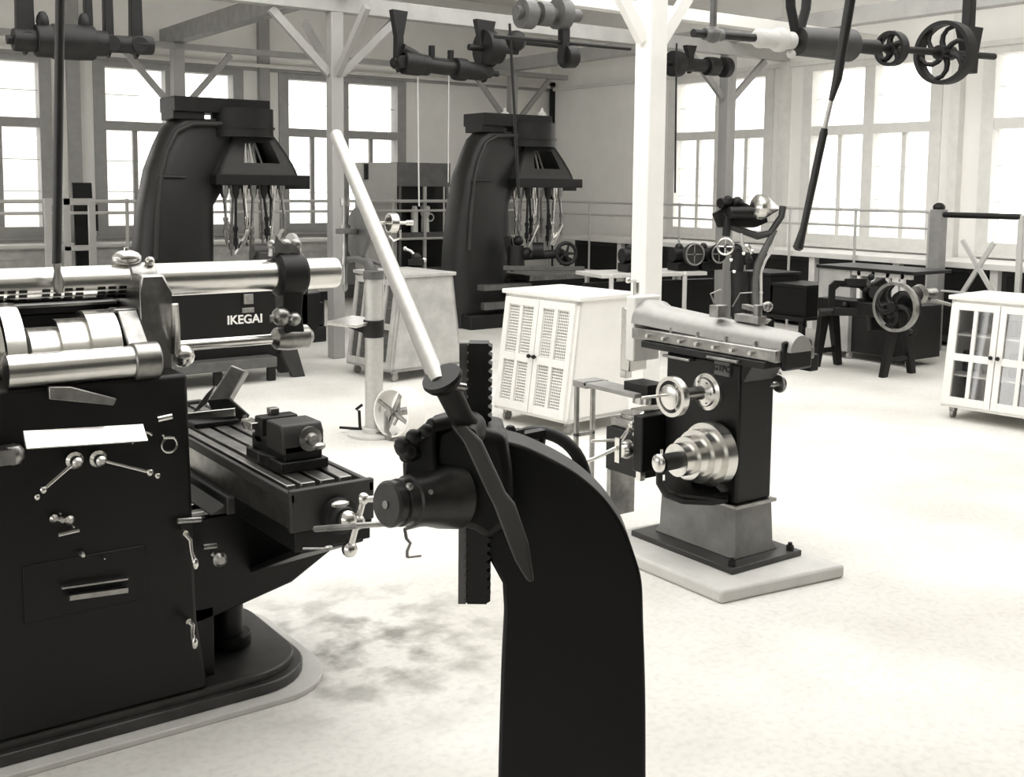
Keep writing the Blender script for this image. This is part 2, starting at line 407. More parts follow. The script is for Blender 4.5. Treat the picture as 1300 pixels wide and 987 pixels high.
# building seen outside through the left windows
bo=thing('neighbouring_building','pale boarded building with small paned windows outside the left windows','building',(2,24,0))
fb=MB().box(1.0,7.4,24,28,0,6)
for k in range(20): fb.box(1.0,7.4,23.97,24,.3*k,.3*k+.04)
fb.build('wall_boards',WH2,bo)
MB().prism([(.6,23.6,6),(7.8,23.6,6),(7.8,28.4,6),(.6,28.4,6)],(0,0,.15)).build('roof',MID,bo)
for cx,cz in ((5.85,3.1),(5.85,1.5),(4.0,3.1),(2.2,3.1),(4.0,1.5)):
    w=MB()
    for i in (-1,0,1): w.box(cx+i*.42-.035,cx+i*.42+.035,23.9,23.97,cz-.55,cz+.55); w.box(cx-.42,cx+.42,23.9,23.97,cz+i*.52-.03,cz+i*.52+.03)
    wo=w.build('window',WHT,bo); MB().box(cx-.4,cx+.4,23.955,23.965,cz-.52,cz+.52).build('pane',GPN,wo)
tag(MB().box(-40,60,YW+.3,80,-.3,-.2).box(XW+.3,60,-30,YW+.3,-.3,-.2).build('yard_ground',CONC),'pale bare ground outside the windows','ground')['kind']='structure'
#PART2
# ================================================================ MILLING MACHINE (left foreground)
mm=thing('milling_machine','huge black horizontal milling machine with bright round overarm at left','milling machine',(.8,3.4,0))
# base casting with rounded corners
pts=[(-.15,3.10),(1.30,3.10)]+[(1.30+.20*sin(a*PI/16),3.30-.20*cos(a*PI/16)) for a in range(1,9)]+[(1.50+.0,3.62)]+[(1.30+.20*cos(a*PI/16),3.62+.20*sin(a*PI/16)) for a in range(1,9)]+[(-.15,3.82)]
MB().prism([((x+.15)*1.035-.15,3.46+(y-3.46)*1.13,0) for x,y in pts],(0,0,.02)).build('bedding_margin',CONC,mm,bev=.004,label='pale concrete margin under the base')
b=MB(); b.prism([(x,y,.02) for x,y in pts],(0,0,.035)); b.prism([(x*.97+.02,3.46+(y-3.46)*.93,.05) for x,y in pts],(0,0,.03)); b.build('base',OILD,mm,bev=.006)
# column
b=MB(); b.prism([(.10,3.12,.08),(1.13,3.12,.08),(1.10,3.12,.30),(1.085,3.12,1.0),(1.085,3.12,1.045),(.10,3.12,1.045)],(0,.56,0)); b.build('column',BLK,mm,bev=.012)
# sloping bright ledge on the side of the column
b=MB(); b.prism([(.63,3.12,.935),(.63,3.075,.89),(.63,3.12,.883)],(.325,0,-.02)); b.build('side_ledge',STL,mm,bev=.004,label='bright machined ledge')
b=MB(); b.box(.45,.60,3.05,3.12,.86,.90).ball((.60,3.08,.88),.03,10); b.build('side_bracket',STD,mm)
# panel door with bright edges
b=MB(); b.box(.62,.95,3.115,3.121,.40,.56); b.build('access_door',BLK,mm,bev=.003)
dh=MB(); dh.beam(PY(78,747,3.095),PY(162,735,3.095),.010,.005).beam(PY(88,759,3.095),PY(162,749,3.095),.014,.014); dh.build('door_handle',STD,mm)
# top housing round the cone pulley: rear upright, front upright, back rail
b=MB(); b.prism([(.99,3.24,1.03),(1.085,3.24,1.03),(1.085,3.24,1.27),(1.07,3.27,1.325),(1.0,3.27,1.325),(.99,3.24,1.27)],(0,.26,0)); b.lathe((.995,3.4,1.297),X1,[(0,.057),(.085,.057)],28); b.build('front_upright',STD,mm,bev=.008)
b=MB(); b.box(.10,.20,3.16,3.64,1.03,1.25); b.lathe((.10,3.4,1.297),X1,[(0,.085),(.12,.085)],28); b.build('rear_upright',BLK,mm,bev=.01)
b=MB(); b.box(.2,.99,3.50,3.66,1.03,1.235); b.box(.2,.99,3.46,3.52,1.20,1.235); b.build('back_rail',BLK,mm,bev=.006)
b=MB(); b.box(.3,.98,3.44,3.46,1.225,1.235); b.build('top_strip',STD,mm,bev=.002)
# overarm
b=MB(); b.lathe((-.1,3.4,1.297),X1,[(0,.05),(0.005,.052),(1.795,.052),(1.80,.05)],40); b.build('overarm',STL,mm,label='polished round overarm bar')
b=MB()
for i in range(13):
    x=.60+i*.031
    if i%5==4: continue
    for k,a in enumerate((-.25,-.55,-.85)):
        c=V((x,3.4-.0525*cos(a),1.297+.0525*sin(a))); b.obox(c,(.022,0,0),V((0,-sin(a)*-1,cos(a)))*.009*-1,V((0,cos(a),-sin(a)))*.002)
b.build('engraved_scale',BLK,mm,label='dark engraved marks on the overarm')
b=MB().ball((1.0,3.4,1.367),.034,14,(1.35,1,.75)).ball((1.06,3.37,1.357),.016,10).cyl((1.0,3.4,1.34),(1.0,3.4,1.40),.008,n=8); b.build('clamp_nut',STL,mm)
# arbor support
b=MB(); b.lathe((1.475,3.4,1.297),X1,[(0,.062),(.012,.072),(.095,.072),(.105,.062)],30)
b.loft([[ (1.49,3.36,1.27),(1.57,3.36,1.27),(1.57,3.44,1.27),(1.49,3.44,1.27)],[(1.495,3.365,1.17),(1.56,3.365,1.17),(1.56,3.435,1.17),(1.495,3.435,1.17)],[(1.50,3.365,1.10),(1.57,3.365,1.10),(1.57,3.435,1.10),(1.50,3.435,1.10)]])
b.build('arbor_support',DRK,mm,bev=.006)
b=MB().lathe((1.46,3.4,1.085),X1,[(0,.014),(.02,.036),(.06,.042),(.13,.04),(.15,.02)],22).ball((1.475,3.345,1.165),.032,12).ball((1.515,3.335,1.155),.024,12).cyl((1.44,3.35,1.16),(1.52,3.33,1.16),.013,n=10)
b.build('arbor_bearing',STD,mm)
b=MB()
for dx in (.02,.065,.10): b.cyl((1.455+dx,3.4,1.36),(1.455+dx,3.4,1.395),.018,.014,12).ball((1.455+dx,3.4,1.395),.02,12)
b.prism([(1.47,3.38,1.37),(1.475,3.38,1.43),(1.50,3.38,1.40),(1.54,3.38,1.395),(1.565,3.38,1.37)],(0,.04,0)); b.build('clamp_bolts',STD,mm)
b=MB().cyl((1.09,3.4,1.085),(1.12,3.4,1.085),.055,.05,24).lathe((1.12,3.4,1.085),X1,[(0,.028),(.03,.028),(.032,.0175),(.36,.0165)],24); b.build('arbor',STL,mm)
b=MB().tube([(1.115,3.28,1.06),(1.09,3.25,1.10),(1.085,3.22,1.17),(1.08,3.21,1.24)],[.022,.02,.014,.011],10).ball((1.12,3.26,1.075),.035,12).ball((1.10,3.30,1.09),.03,12); b.build('spindle_nose_lever',STL,mm)
# cone pulley and back gear
b=MB(); prof=[(0,.05),(0,.100),(.075,.100),(.077,.12),(.15,.12),(.152,.14),(.235,.14),(.235,.08)]
b.lathe((.685,3.31,1.085),X1,prof,48); b.build('cone_pulley',STL,mm,label='bright stepped cone pulley')
b=MB(); b.rim((.635,3.33,1.07),X1,.185,.028,.05,48); b.spokes((.635,3.33,1.07),X1,.03,.165,5,.016); b.lathe((.58,3.33,1.07),X1,[(0,.05),(.09,.05)],20); b.build('large_gear',STL,mm,label='bright rimmed back gear wheel')
b=MB(); b.cyl((.60,3.14,1.09),(.94,3.14,1.09),.046,n=30); b.build('back_gear_shaft',STL,mm)
b=MB(); b.cyl((.93,3.14,1.09),(1.005,3.14,1.09),.054,n=26).obox((.96,3.215,1.155),(.06,0,0),(0,.15,.13),(0,.02,-.02)).box(.92,.99,3.27,3.33,1.215,1.228); b.build('gear_bracket',STD,mm,bev=.005)
b=MB(); b.prism([PY(60,490,3.115),PY(88,490,3.115),PY(146,505,3.115),PY(142,514,3.115),PY(60,506,3.115)],(0,-.02,0)); b.build('chip_chute',STD,mm,bev=.003,label='bright triangular chute plate')
b=MB(); b.prism([(.62,3.20,1.046),(.98,3.20,1.046),(.98,3.40,1.046),(.62,3.40,1.046)],(0,0,.02)); b.build('gear_guard',STD,mm)
# gear shift levers on the side
for (px,py,qx,qy,ex,ey) in ((95,585,55,622,108,602),(125,583,190,600,128,594)):
    p=PY(px,py,3.10);q=PY(qx,qy,3.07)
    l=MB(); l.lathe(p+V((0,.02,0)),-Y1,[(0,.024),(.02,.024),(.028,.016),(.05,.014),(.056,.008)],16); l.tube([p+V((0,-.012,0)),q],.0045,8); l.ball(q,.011,10).ball(q+(q-p).normalized()*.022+V((0,0,-.004)),.009,10)
    l.build('shift_lever',STL,mm)
b=MB()
for (px,py,r) in ((68,658,.012),(78,660,.011),(88,660,.013),(75,651,.004),(92,668,.005),(104,704,.010),(131,708,.004),(118,583,.005),(205,552,.006)):
    p=PY(px,py,3.11); b.lathe(p+V((0,.012,0)),-Y1,[(0,r),(.02,r),(.028,r*.5)],12)
b.build('small_knobs',STL,mm)
b=MB(); b.cyl((.71,3.10,.636),(.765,3.10,.640),.005,n=8).cyl(PY(200,533,3.10),PY(218,529,3.10),.009,n=10).torus(PY(215,565,3.11),Y1,.022,.004,20,8).cyl(PY(207,556,3.1),PY(221,556,3.1),.004,n=8).torus(PY(182,562,3.11),Y1,.03,.004,16,8,PI*.0,PI*.8)
b.build('side_fittings',STL,mm)
# knee, saddle, table
b=MB(); b.prism([(1.09,3.2,.585),(1.66,3.2,.585),(1.74,3.2,.53),(1.73,3.2,.455),(1.60,3.2,.41),(1.44,3.2,.32),(1.145,3.2,.255),(1.09,3.2,.25)],(0,.40,0)); b.build('knee',BLK,mm,bev=.008)
b=MB()
for y in (3.21,3.30,3.46,3.56): b.box(1.09,1.66,y,y+.035,.585,.60)
b.build('knee_ways',STD,mm,bev=.003)
b=MB(); b.cyl((1.30,3.4,.08),(1.30,3.4,.30),.05,n=22).cyl((1.30,3.4,.08),(1.30,3.4,.12),.075,n=22); b.box(1.12,1.18,3.2,3.6,.06,.30); b.build('elevating_screw',BLK,mm,bev=.003)
b=MB(); b.box(1.20,1.60,3.13,3.67,.60,.655); b.prism([(1.155,3.15,.60),(1.22,3.15,.60),(1.22,3.15,.64)],(0,.40,0)); b.build('saddle',GRM,mm,bev=.006)
T=(1.225,1.455,2.70,4.08)
b=MB(); b.box(T[0],T[1],T[2]+.03,T[3],.655,.742)
# top with T-slots: raised strips, end trough
xs=[1.235,1.262,1.278,1.322,1.338,1.382,1.398,1.436]
for i in range(0,8,2): b.box(xs[i],xs[i+1]+ (0 if i<6 else .0),T[2]+.075,T[3]-.07,.742,.768)
b.build('table',STD,mm,bev=.003,label='grey slotted steel work table')
b=MB(); b.box(T[0]-.012,T[1]+.012,T[2],T[2]+.022,.655,.772).box(T[0]-.012,T[1]+.012,T[3]-.022,T[3],.655,.772).box(T[0]-.014,T[0]+.002,T[2],T[3],.735,.765).box(T[1]-.006,T[1]+.012,T[2],T[3],.735,.765)
b.build('table_edge',GRM,mm,bev=.004)
b=MB(); b.box(T[0]-.0,T[1],T[2]+.0,T[2]+.45,.60,.656); b.prism([(1.26,2.74,.60),(1.455,2.74,.60),(1.455,3.2,.42),(1.30,3.2,.40)],(0,0,-.02)); b.build('table_apron',BLK,mm,bev=.004)
b=MB(); b.cyl((1.345,2.70,.69),(1.345,2.60,.69),.02,n=16).lathe((1.345,2.69,.69),-Y1,[(0,.05),(.03,.05),(.035,.035),(.05,.03)],22); b.build('table_screw_boss',DRK,mm)
hb=MB(); c=V((1.36,2.60,.69)); d=V((.012,-.012,.062))
hb.tube([c-d,c+d],.010,10).ball(c,.022,14).ball(c+d*1.05,.017,12).ball(c-d*1.25,.022,12).ball(c+V((-.03,-.005,.012)),.026,14).tube([c+d,c+d+V((.03,-.03,.005))],.009,8).ball(c+d+V((.035,-.04,.004)),.02,12)
hb.build('ball_crank',STL,mm,label='bright ball handled crank')
b=MB(); p=PD(452,668,2.75); q=PD(508,664,2.9); b.tube([PD(400,672,2.85),p,q],.008,8).ball(PD(432,640,2.72),.014,10,(1.8,1,.6)); p=PD(385,697,2.8); b.tube([p,PD(412,697,2.78)],.003,8).ball(PD(417,696,2.78),.008,10,(1.6,1,.8)); b.build('feed_rod',STD,mm)
# drop handles at the front of the knee
for (px,py,px2,py2) in ((236,678,248,716),(240,790,247,817)):
    p=PY(px,py,3.06);q=PY(px2,py2,3.04); l=MB(); l.tube([p,p.lerp(q,.3)+V((.005,0,.008)),p.lerp(q,.6),q],[.009,.007,.005,.009],10).ball(q,.010,10,(1,1,1.8)).cyl(p,p+V((0,.08,0)),.009,n=10); l.build('drop_handle',STL,mm)
b=MB(); 
for (px,py,px2,py2) in ((258,695,275,693),(268,702,275,708),(225,662,255,660)):
    b.tube([PY(px,py,3.10),PY(px2,py2,3.10)],.008,8)
b.lathe(PY(278,710,3.10),-Y1,[(0,.022),(.01,.022),(.02,.012)],14); b.build('knee_fittings',STD,mm)
b=MB(); b.tube([(1.40,2.695,.64),(1.40,2.695,.56)],.002,6); b.build('oil_line',STL,mm)

# vise on the milling table
vz=.7695; vx,vy=1.345,3.02
vi=thing('machine_vise','dark iron machine vise clamped on the milling table','vise',(vx,vy,vz))
def vb(x0,x1,y0,y1,z0,z1,o=None): return (o or MB()).box(vx+x0,vx+x1,vy+y0,vy+y1,vz+z0,vz+z1)
b=vb(-.075,.075,-.13,.13,0,.03); b.lathe((vx,vy,vz),Z1,[(0,.085),(.035,.085)],26); b.build('swivel_base',DRK,vi,bev=.004)
b=vb(-.06,.06,-.12,.12,.03,.075); b.build('vise_body',DRK,vi,bev=.005)
b=MB(); b.prism([(vx-.065,vy-.12,vz+.05),(vx-.065,vy-.12,vz+.11),(vx-.065,vy-.105,vz+.135),(vx-.065,vy+.0,vz+.135),(vx-.065,vy+.0,vz+.05)],(.13,0,0)); b.build('fixed_jaw',GRM,vi,bev=.006)
b=vb(-.06,.06,.045,.10,.05,.13); b.build('moving_jaw',DRK,vi,bev=.006)
b=MB(); b.lathe((vx+.02,vy-.10,vz+.09),-Y1,[(0,.036),(.025,.036),(.03,.02),(.05,.016)],20).cyl((vx+.02,vy+.10,vz+.085),(vx+.02,vy+.16,vz+.085),.012,n=12).ball((vx+.03,vy-.16,vz+.075),.014,10,(1.5,1,.8)); b.build('vise_screw',STD,vi)
b=vb(-.085,-.05,.06,.14,.095,.115); b.ball((vx-.07,vy+.13,vz+.10),.018,10).ball((vx-.05,vy+.15,vz+.085),.014,10); b.build('jaw_plate',STL,vi,bev=.002)
b=vb(-.02,.01,.07,.10,.13,.15); b.build('clamp_bolt',STD,vi,bev=.003)
# tilted block and its bracket at the far side
fb_=thing('tilting_fixture','worn steel block tilted up on a pierced bracket at the table far end','fixture',(1.35,3.62,.7695))
c=PD(283,492,3.86); ux=(PD(305,473,3.86)-PD(258,512,3.86)); 
a0,a1,a2,a3=PD(293,463,3.86),PD(311,471,3.86),PD(284,518,3.86),PD(263,509,3.86)
MB().prism([a0,a1,a2,a3],F_*.07-Z1*.012).build('steel_block',mat('worn_block_face',.30,.4,metal=.4,noise=.4,nscale=20),fb_,bev=.006)
MB().prism([PD(262,508,3.84),PD(290,505,3.84),PD(316,528,3.84),PD(312,535,3.84),PD(300,535,3.84),PD(268,520,3.84)],F_*.02).build('bracket_arm',DRK,fb_,bev=.004)
MB().prism([PD(272,490,3.90),PD(262,512,3.90),PD(240,530,3.90),PD(262,500,3.90)],F_*.03).build('support_web',GRM,fb_,bev=.003)
MB().beam(PD(236,530,3.82),PD(299,523,3.82),.02,.03).build('flat_bar',STL,fb_,bev=.003)
MB().cyl(PD(311,529,3.83),PD(311,529,3.82),.008,n=12).build('pivot_pin',STL,fb_)
o=MB(); o.box(1.27,1.43,3.60,3.72,.7700,.785); o.build('fixture_foot',DRK,fb_,bev=.004)

# hanging belt shifter pole, left foreground
hp=thing('belt_shifter_pole','straight black pole hanging down in front of the milling machine','pole',(.72,3.1,0))
p0=PD(77,-60,3.0);p1=PD(72,334,3.1);p2=PD(75,372,3.12)
MB().cyl(p0,p1,.0125,n=14).build('pole',ROD,hp)
MB().tube([p1,p1.lerp(p2,.25),p1.lerp(p2,.7),p2],[.012,.009,.0165,.009],14).build('handle_tip',STD,hp,label='worn pale handle at the lower end')

# ================================================================ RACK PRESS (centre foreground)
def K(px,py,d=1.7): return PD(px,py,d)
D=1.7
base=PZ(725,900,0); pc=K(725,900,D)
ap=thing('rack_press','black gooseneck hand press with toothed rack and long lever','press',(K(607,700,D).x,K(607,700,D).y,0))
TH=F_.copy(); TH.z=0; TH=TH.normalized()*.085
outline=[(637,545),(600,538),(575,533),(548,541),(520,563),(511,590),(512,622),(560,662),(585,672),(600,676),(618,705),(638,742),(640,780),(636,860),(633,960),(631,1080)]
# casting goes down to the floor below the frame
right=[(820,1080),(820,900),(817,790),(815,740),(806,706),(792,670),(768,634),(735,604),(700,583),(665,567),(640,560)]
def bez(pts): return pts
def smooth_curve(pts,k=4):
    o=[]
    for i in range(len(pts)-1):
        a=pts[max(i-1,0)];b_=pts[i];c=pts[i+1];d=pts[min(i+2,len(pts)-1)]
        for j in range(k):
            t=j/k; o.append(tuple(.5*((2*b_[q])+(c[q]-a[q])*t+(2*a[q]-5*b_[q]+4*c[q]-d[q])*t*t+(3*b_[q]-a[q]-3*c[q]+d[q])*t**3) for q in (0,1)))
    return o+[pts[-1]]
fr=MB(); poly=[K(x,y) for x,y in outline+smooth_curve(right)]
# smooth the outer curve
fr.prism(poly,TH); fr.build('frame',BLK,ap,bev=.010)
pl=MB(); fp=K(727,1075); bxx=r_*.30; pl.obox(V((fp.x,fp.y,fp.z/2))+TH*.5,r_*.24,TH*1.5,Z1*fp.z); pl.obox(V((fp.x,fp.y,.03))+TH*.5,r_*.55,TH*5,Z1*.06)
pl.build('pedestal',BLK,ap,bev=.012)
# head housing
hd=MB(); hc=K(605,605); hd.prism([K(x,y,1.64) for x,y in ((575,535),(642,552),(650,600),(655,660),(622,690),(600,676),(568,668),(552,640),(545,580),(550,545))],TH*.75); hd.build('head_housing',BLK,ap,bev=.014)
cap=MB(); a=K(500,640,1.60); bb=K(585,625,1.72); ax=(bb-a); 
p_l=K(490,641,1.57); p_r=K(575,628,1.66); ax=p_r-p_l; L=ax.length
cap.lathe(p_l,ax,[(0,.02),(0,.030),(.004,.0335),(L*.10,.0335),(L*.11,.031),(L*.16,.031),(L*.17,.0345),(L*.30,.0345),(L*.32,.038),(L*.55,.040),(L*.75,.047),(L*1.0,.052)],44); cap.build('pinion_hub',mat('worn_dark_iron',.03,.36,noise=.5,nscale=25,bump=.15),ap)
MB().lathe(p_l-ax.normalized()*.002,ax,[(0,.006),(.004,.006)],14).ball(K(520,618,1.56),.006,10).ball(K(547,625,1.58),.004,8).build('hub_pins',STD,ap)
cl=MB()
for (px,py,r) in ((512,566,.014),(525,555,.012),(519,576,.012),(541,547,.010)):
    cl.ball(K(px,py,1.6),r,12)
cl.cyl(K(508,572,1.6),K(545,552,1.66),.012,n=14).cyl(K(512,580,1.6),K(550,570,1.66),.010,n=14).cyl(K(545,541,1.62),K(583,534,1.66),.011,n=14)
cl.prism([K(x,y,1.62) for x,y in ((524,565),(552,545),(552,575),(560,640),(511,622),(513,590))],TH*.4); cl.build('adjusting_screws',DRK,ap,bev=.004)
# rack: square bar with teeth on both narrow faces
rk=MB(); xc=K(607,600,1.70); rw=.019; dd=TH.normalized()
def rx(z,s,w): return V((xc.x,xc.y,z))+r_*s+dd*w
zt=K(607,432,1.7).z; zb=K(607,768,1.7).z
rk.obox((rx(zt,0,0)+rx(zb,0,0))/2,r_*.030,dd*.036,Z1*(zt-zb))
k=int((zt-zb)/.0135)
for i in range(k):
    z=zb+.0067+i*.0135
    for s in (-1,1):
        pts=[rx(z-.0052,s*.015,-.018),rx(z-.002,s*.0205,-.018),rx(z+.002,s*.0205,-.018),rx(z+.0052,s*.015,-.018)]
        rk.prism(pts if s>0 else pts[::-1],dd*.036)
rk.build('rack',DRK,ap)
rs=MB(); rs.obox((rx(zt,-.0165,-.012)+rx(zb,-.0165,-.012))/2-r_*.0065,r_*.012,dd*.012,Z1*(zt-zb)); rs.build('rack_guide',MID,ap)
# socket, pipe and lever
s0=K(563,482,1.56); s1=K(592,540,1.60)
so=MB(); so.lathe(K(560,478,1.555),s1-s0,[(0,.020),(.0,.029),(.006,.030),(.014,.026),(.022,.018),(.075,.017),(.09,.020)],28); so.obox(s0.lerp(s1,.55)-dd*.0+r_*.006,r_*.014,dd*.02,(s1-s0)*.8); so.build('lever_socket',DRK,ap)
MB().ball(K(572,489,1.55),.010,12).cyl(K(578,490,1.55),K(590,492,1.56),.006,n=10).tube([K(582,505,1.57),K(590,530,1.58)],.004,8).build('clamp_screw',STD,ap)
pi=MB(); pi.cyl(K(558,488,1.56),PD(427,172,2.35),.0135,n=22); pi.build('lever_pipe',PIPE,ap,label='long pale pipe used as lever')
lv=MB()
w0=[(583,540,10,1.575),(600,560,12,1.56),(630,625,12,1.54),(640,640,14,1.53),(658,690,13,1.51),(664,712,10,1.505),(674,738,4,1.50)]
rr=[]
for px,py,hw,d in w0:
    c=K(px,py,d); rr.append([c-r_*hw*d/FPX-dd*.006,c+r_*hw*d/FPX-dd*.006,c+r_*hw*d/FPX+dd*.006,c-r_*hw*d/FPX+dd*.006])
lv.loft(rr); lv.build('flat_lever',GRM,ap,bev=.003,label='flat grey ratchet lever')
MB().lathe(K(596,548,1.60)+dd*.03,-dd,[(0,.024),(.03,.024),(.045,.016),(.06,.012)],24).build('pivot_boss',DRK,ap)
# wheel behind the frame
wc=K(682,613,1.93); wax=(F_*.9+r_*.35-Z1*.1)
wb=MB(); wb.torus(wc,wax,.088,.0115,44,12); wb.spokes(wc,wax,.015,.083,5,.011,ph=.3); wb.lathe(wc-wax.normalized()*.02,wax,[(0,.022),(.04,.022)],18); wb.build('handwheel',DRK,ap)
MB().beam(K(618,556,1.78),K(662,548,1.84),.014,.010).beam(K(655,556,1.84),K(690,549,1.86),.02,.012).ball(K(648,547,1.82),.010,10).cyl(K(690,612,1.95),K(690,612,1.72),.012,n=12).build('latch_bar',DRK,ap)
MB().tube([K(514,672,1.9),K(516,684,1.9),K(521,690,1.9),K(517,700,1.9),K(517,708,1.9)],.003,6).tube([K(517,708,1.9),K(535,706,1.9)],.002,6).tube([K(514,672,1.9),K(530,668,1.8),K(545,655,1.7)],.003,6).build('hooked_wire',STD,ap)

# ================================================================ SHAPER
tag(at((3.35,3.25,0)).prism([(3.06,2.86,0),(3.70,2.78,0),(3.74,3.62,0),(3.06,3.66,0)],(0,0,.055)).build('shaper_plinth',CONC,bev=.012),'pale concrete plinth raised under the shaper','plinth')
sp=thing('shaper','black metal shaper with bright stepped cone pulley on a concrete plinth','shaper',(3.4,3.25,.055))
b=MB(); b.box(3.22,3.64,2.955,3.56,.055,.08); b.build('base_plate',OILD,sp,bev=.004)
b=MB(); 
for x,y in ((3.25,2.985),(3.60,2.985),(3.60,3.5)): b.cyl((x,y,.08),(x,y,.10),.016,n=8).cyl((x,y,.10),(x,y,.112),.009,n=8)
b.build('anchor_bolts',DRK,sp)
b=MB(); b.loft([[(3.305,3.025,.08),(3.57,3.025,.08),(3.57,3.50,.08),(3.305,3.50,.08)],[(3.325,3.04,.11),(3.555,3.04,.11),(3.555,3.49,.11),(3.325,3.49,.11)],[(3.33,3.045,.285),(3.545,3.045,.285),(3.545,3.485,.285),(3.33,3.485,.285)]]); b.build('pedestal',mat('grey_blue_enamel',.24,.4,noise=.5,nscale=5),sp,bev=.004,label='dull grey lower pedestal')
b=MB(); b.box(3.315,3.56,3.03,3.50,.285,.30); b.build('drip_moulding',STD,sp,bev=.003)
b=MB(); b.box(3.335,3.545,3.05,3.48,.30,.885); b.prism([(3.335,3.05,.80),(3.335,2.97,.92),(3.335,3.05,.93)],(.21,0,0)); b.build('column',BLK,sp,bev=.012)
b=MB(); b.box(3.31,3.57,2.90,3.62,.885,.915); b.build('slideway',DRK,sp,bev=.005)
b=MB(); b.box(3.325,3.56,2.86,3.70,.915,.965); b.build('ram_gib',STD,sp,bev=.006)
b=MB()
for i in range(7): b.cyl((3.325,2.98+i*.10,.94),(3.305,2.98+i*.10,.94),.009,n=8)
for i in range(4): b.cyl((3.36,3.0+i*.16,.965),(3.36,3.0+i*.16,.985),.008,n=8)
b.build('gib_screws',STL,sp)
# ram: half round bar along Y
b=MB(); rg=[]
for y,r,zc in ((2.83,.062,.955),(2.86,.07,.958),(3.25,.078,.965),(3.60,.088,.975),(3.64,.10,.98),(3.72,.10,.98)):
    rg.append([(3.44+r*cos(a),y,zc+r*sin(a)*1.05) for a in [PI*i/14 for i in range(15)]])
b.loft(rg); b.build('ram',mat('dull_ram_steel',.36,.4,metal=.4,noise=.1,nscale=30),sp)
b=MB(); b.box(3.36,3.53,2.845,2.87,.88,1.0); b.build('ram_end_cap',BLK,sp,bev=.02)
b=MB(); b.box(3.55,3.60,2.87,2.98,.86,.93); b.build('rear_boss',BLK,sp,bev=.006)
b=MB(); b.obox((3.44,3.10,1.06),(.05,0,0),(0,.13,0),(0,0,.03)).cyl((3.44,3.06,1.05),(3.44,3.06,1.12),.018,n=14).obox((3.47,3.12,1.10),(.05,.12,0),(.02,-.02,0),(0,0,.02)).obox((3.40,3.24,1.08),(.06,0,0),(0,.05,0),(0,0,.05)); b.tube([(3.40,3.26,1.10),(3.39,3.28,1.15),(3.41,3.24,1.17)],.004,6).tube([(3.44,3.2,1.10),(3.44,3.16,1.16),(3.47,3.12,1.165)],.003,6).ball((3.5,3.06,1.11),.022,10).ball((3.46,3.04,1.115),.016,10); b.build('stroke_clamp',STD,sp,bev=.003)
# head slide at the far end of the ram
b=MB(); b.box(3.36,3.52,3.72,3.78,.80,1.10); b.build('head_slide',WH2,sp,bev=.008); b=MB(); b.box(3.385,3.50,3.78,3.84,.74,1.04); b.build('tool_slide',STL,sp,bev=.008)
b=MB(); b.cyl((3.44,3.80,1.04),(3.44,3.80,1.16),.014,n=12).tube([(3.44,3.80,1.16),(3.37,3.78,1.17)],.008,8).ball((3.37,3.78,1.17),.014,10); b.box(3.42,3.46,3.84,3.88,.70,.86); b.build('down_feed_screw',STL,sp,bev=.003)
# shaft flange and handwheel (upper)
c=V((3.335,3.225,.745)); b=MB(); b.lathe(c,-X1,[(0,.080),(.012,.078),(.02,.062),(.03,.058),(.045,.03),(.05,.028),(.15,.028),(.155,.034),(.19,.034)],32); b.build('shaft_flange',STL,sp)
b=MB()
for i in range(6): a=i*PI/3; b.cyl(c+V((-.02,.045*cos(a),.045*sin(a))),c+V((-.036,.045*cos(a),.045*sin(a))),.007,n=8)
b.build('flange_bolts',DRK,sp)
c2=c+V((-.205,.0,0)); b=MB(); b.rim(c2,X1,.083,.016,.03,40); b.lathe(c2+V((.012,0,0)),-X1,[(0,.052),(.03,.052),(.034,.045)],30); b.spokes(c2,X1,.03,.07,3,.008); b.build('clutch_wheel',STL,sp,label='bright clutch wheel with side handle')
MB().cyl(c2+V((-.02,.02,.005)),c2+V((-.14,.03,.005)),.0065,n=12).build('clutch_rod',STL,sp)
# cone pulley
c=V((3.31,3.155,.50)); b=MB(); b.lathe(c,-X1,[(0,.02),(0,.132),(.004,.135),(.055,.132),(.056,.112),(.11,.110),(.111,.09),(.165,.088),(.166,.069),(.22,.067),(.222,.03)],48); b.build('cone_pulley',STL,sp,label='bright four step cone pulley')
b=MB(); b.cyl(c-X1*.22,c-X1*.30,.035,n=20); b.build('pulley_hub',DRK,sp)
b=MB(); b.ball(c-X1*.315,.036,16,(.5,1,1.1)).cyl(c-X1*.30+Z1*.03,c-X1*.30+Z1*.055,.006,n=8); b.build('bearing_cap',STL,sp)
b=MB(); pts=[c-X1*.31+Z1*-.02,c-X1*.31+Z1*-.08,c-X1*.27-Z1*.13,c-X1*.18-Z1*.165,c-X1*.05-Z1*.18+Y1*-.04,c-X1*-.02-Z1*.18-Y1*.05]
b.tube(pts,[.014,.014,.018,.022,.024,.024],10); b.prism([p for p in (c+V((0,.12,-.06)),c+V((-.2,.1,-.12)),c+V((-.28,0,-.12)),c+V((0,-.08,-.18)))],(0,0,-.012)); b.build('outboard_bracket',BLK,sp); 
MB().ball(c+V((-.12,.10,-.125)),.022,12).build('oil_cup',STL,sp)
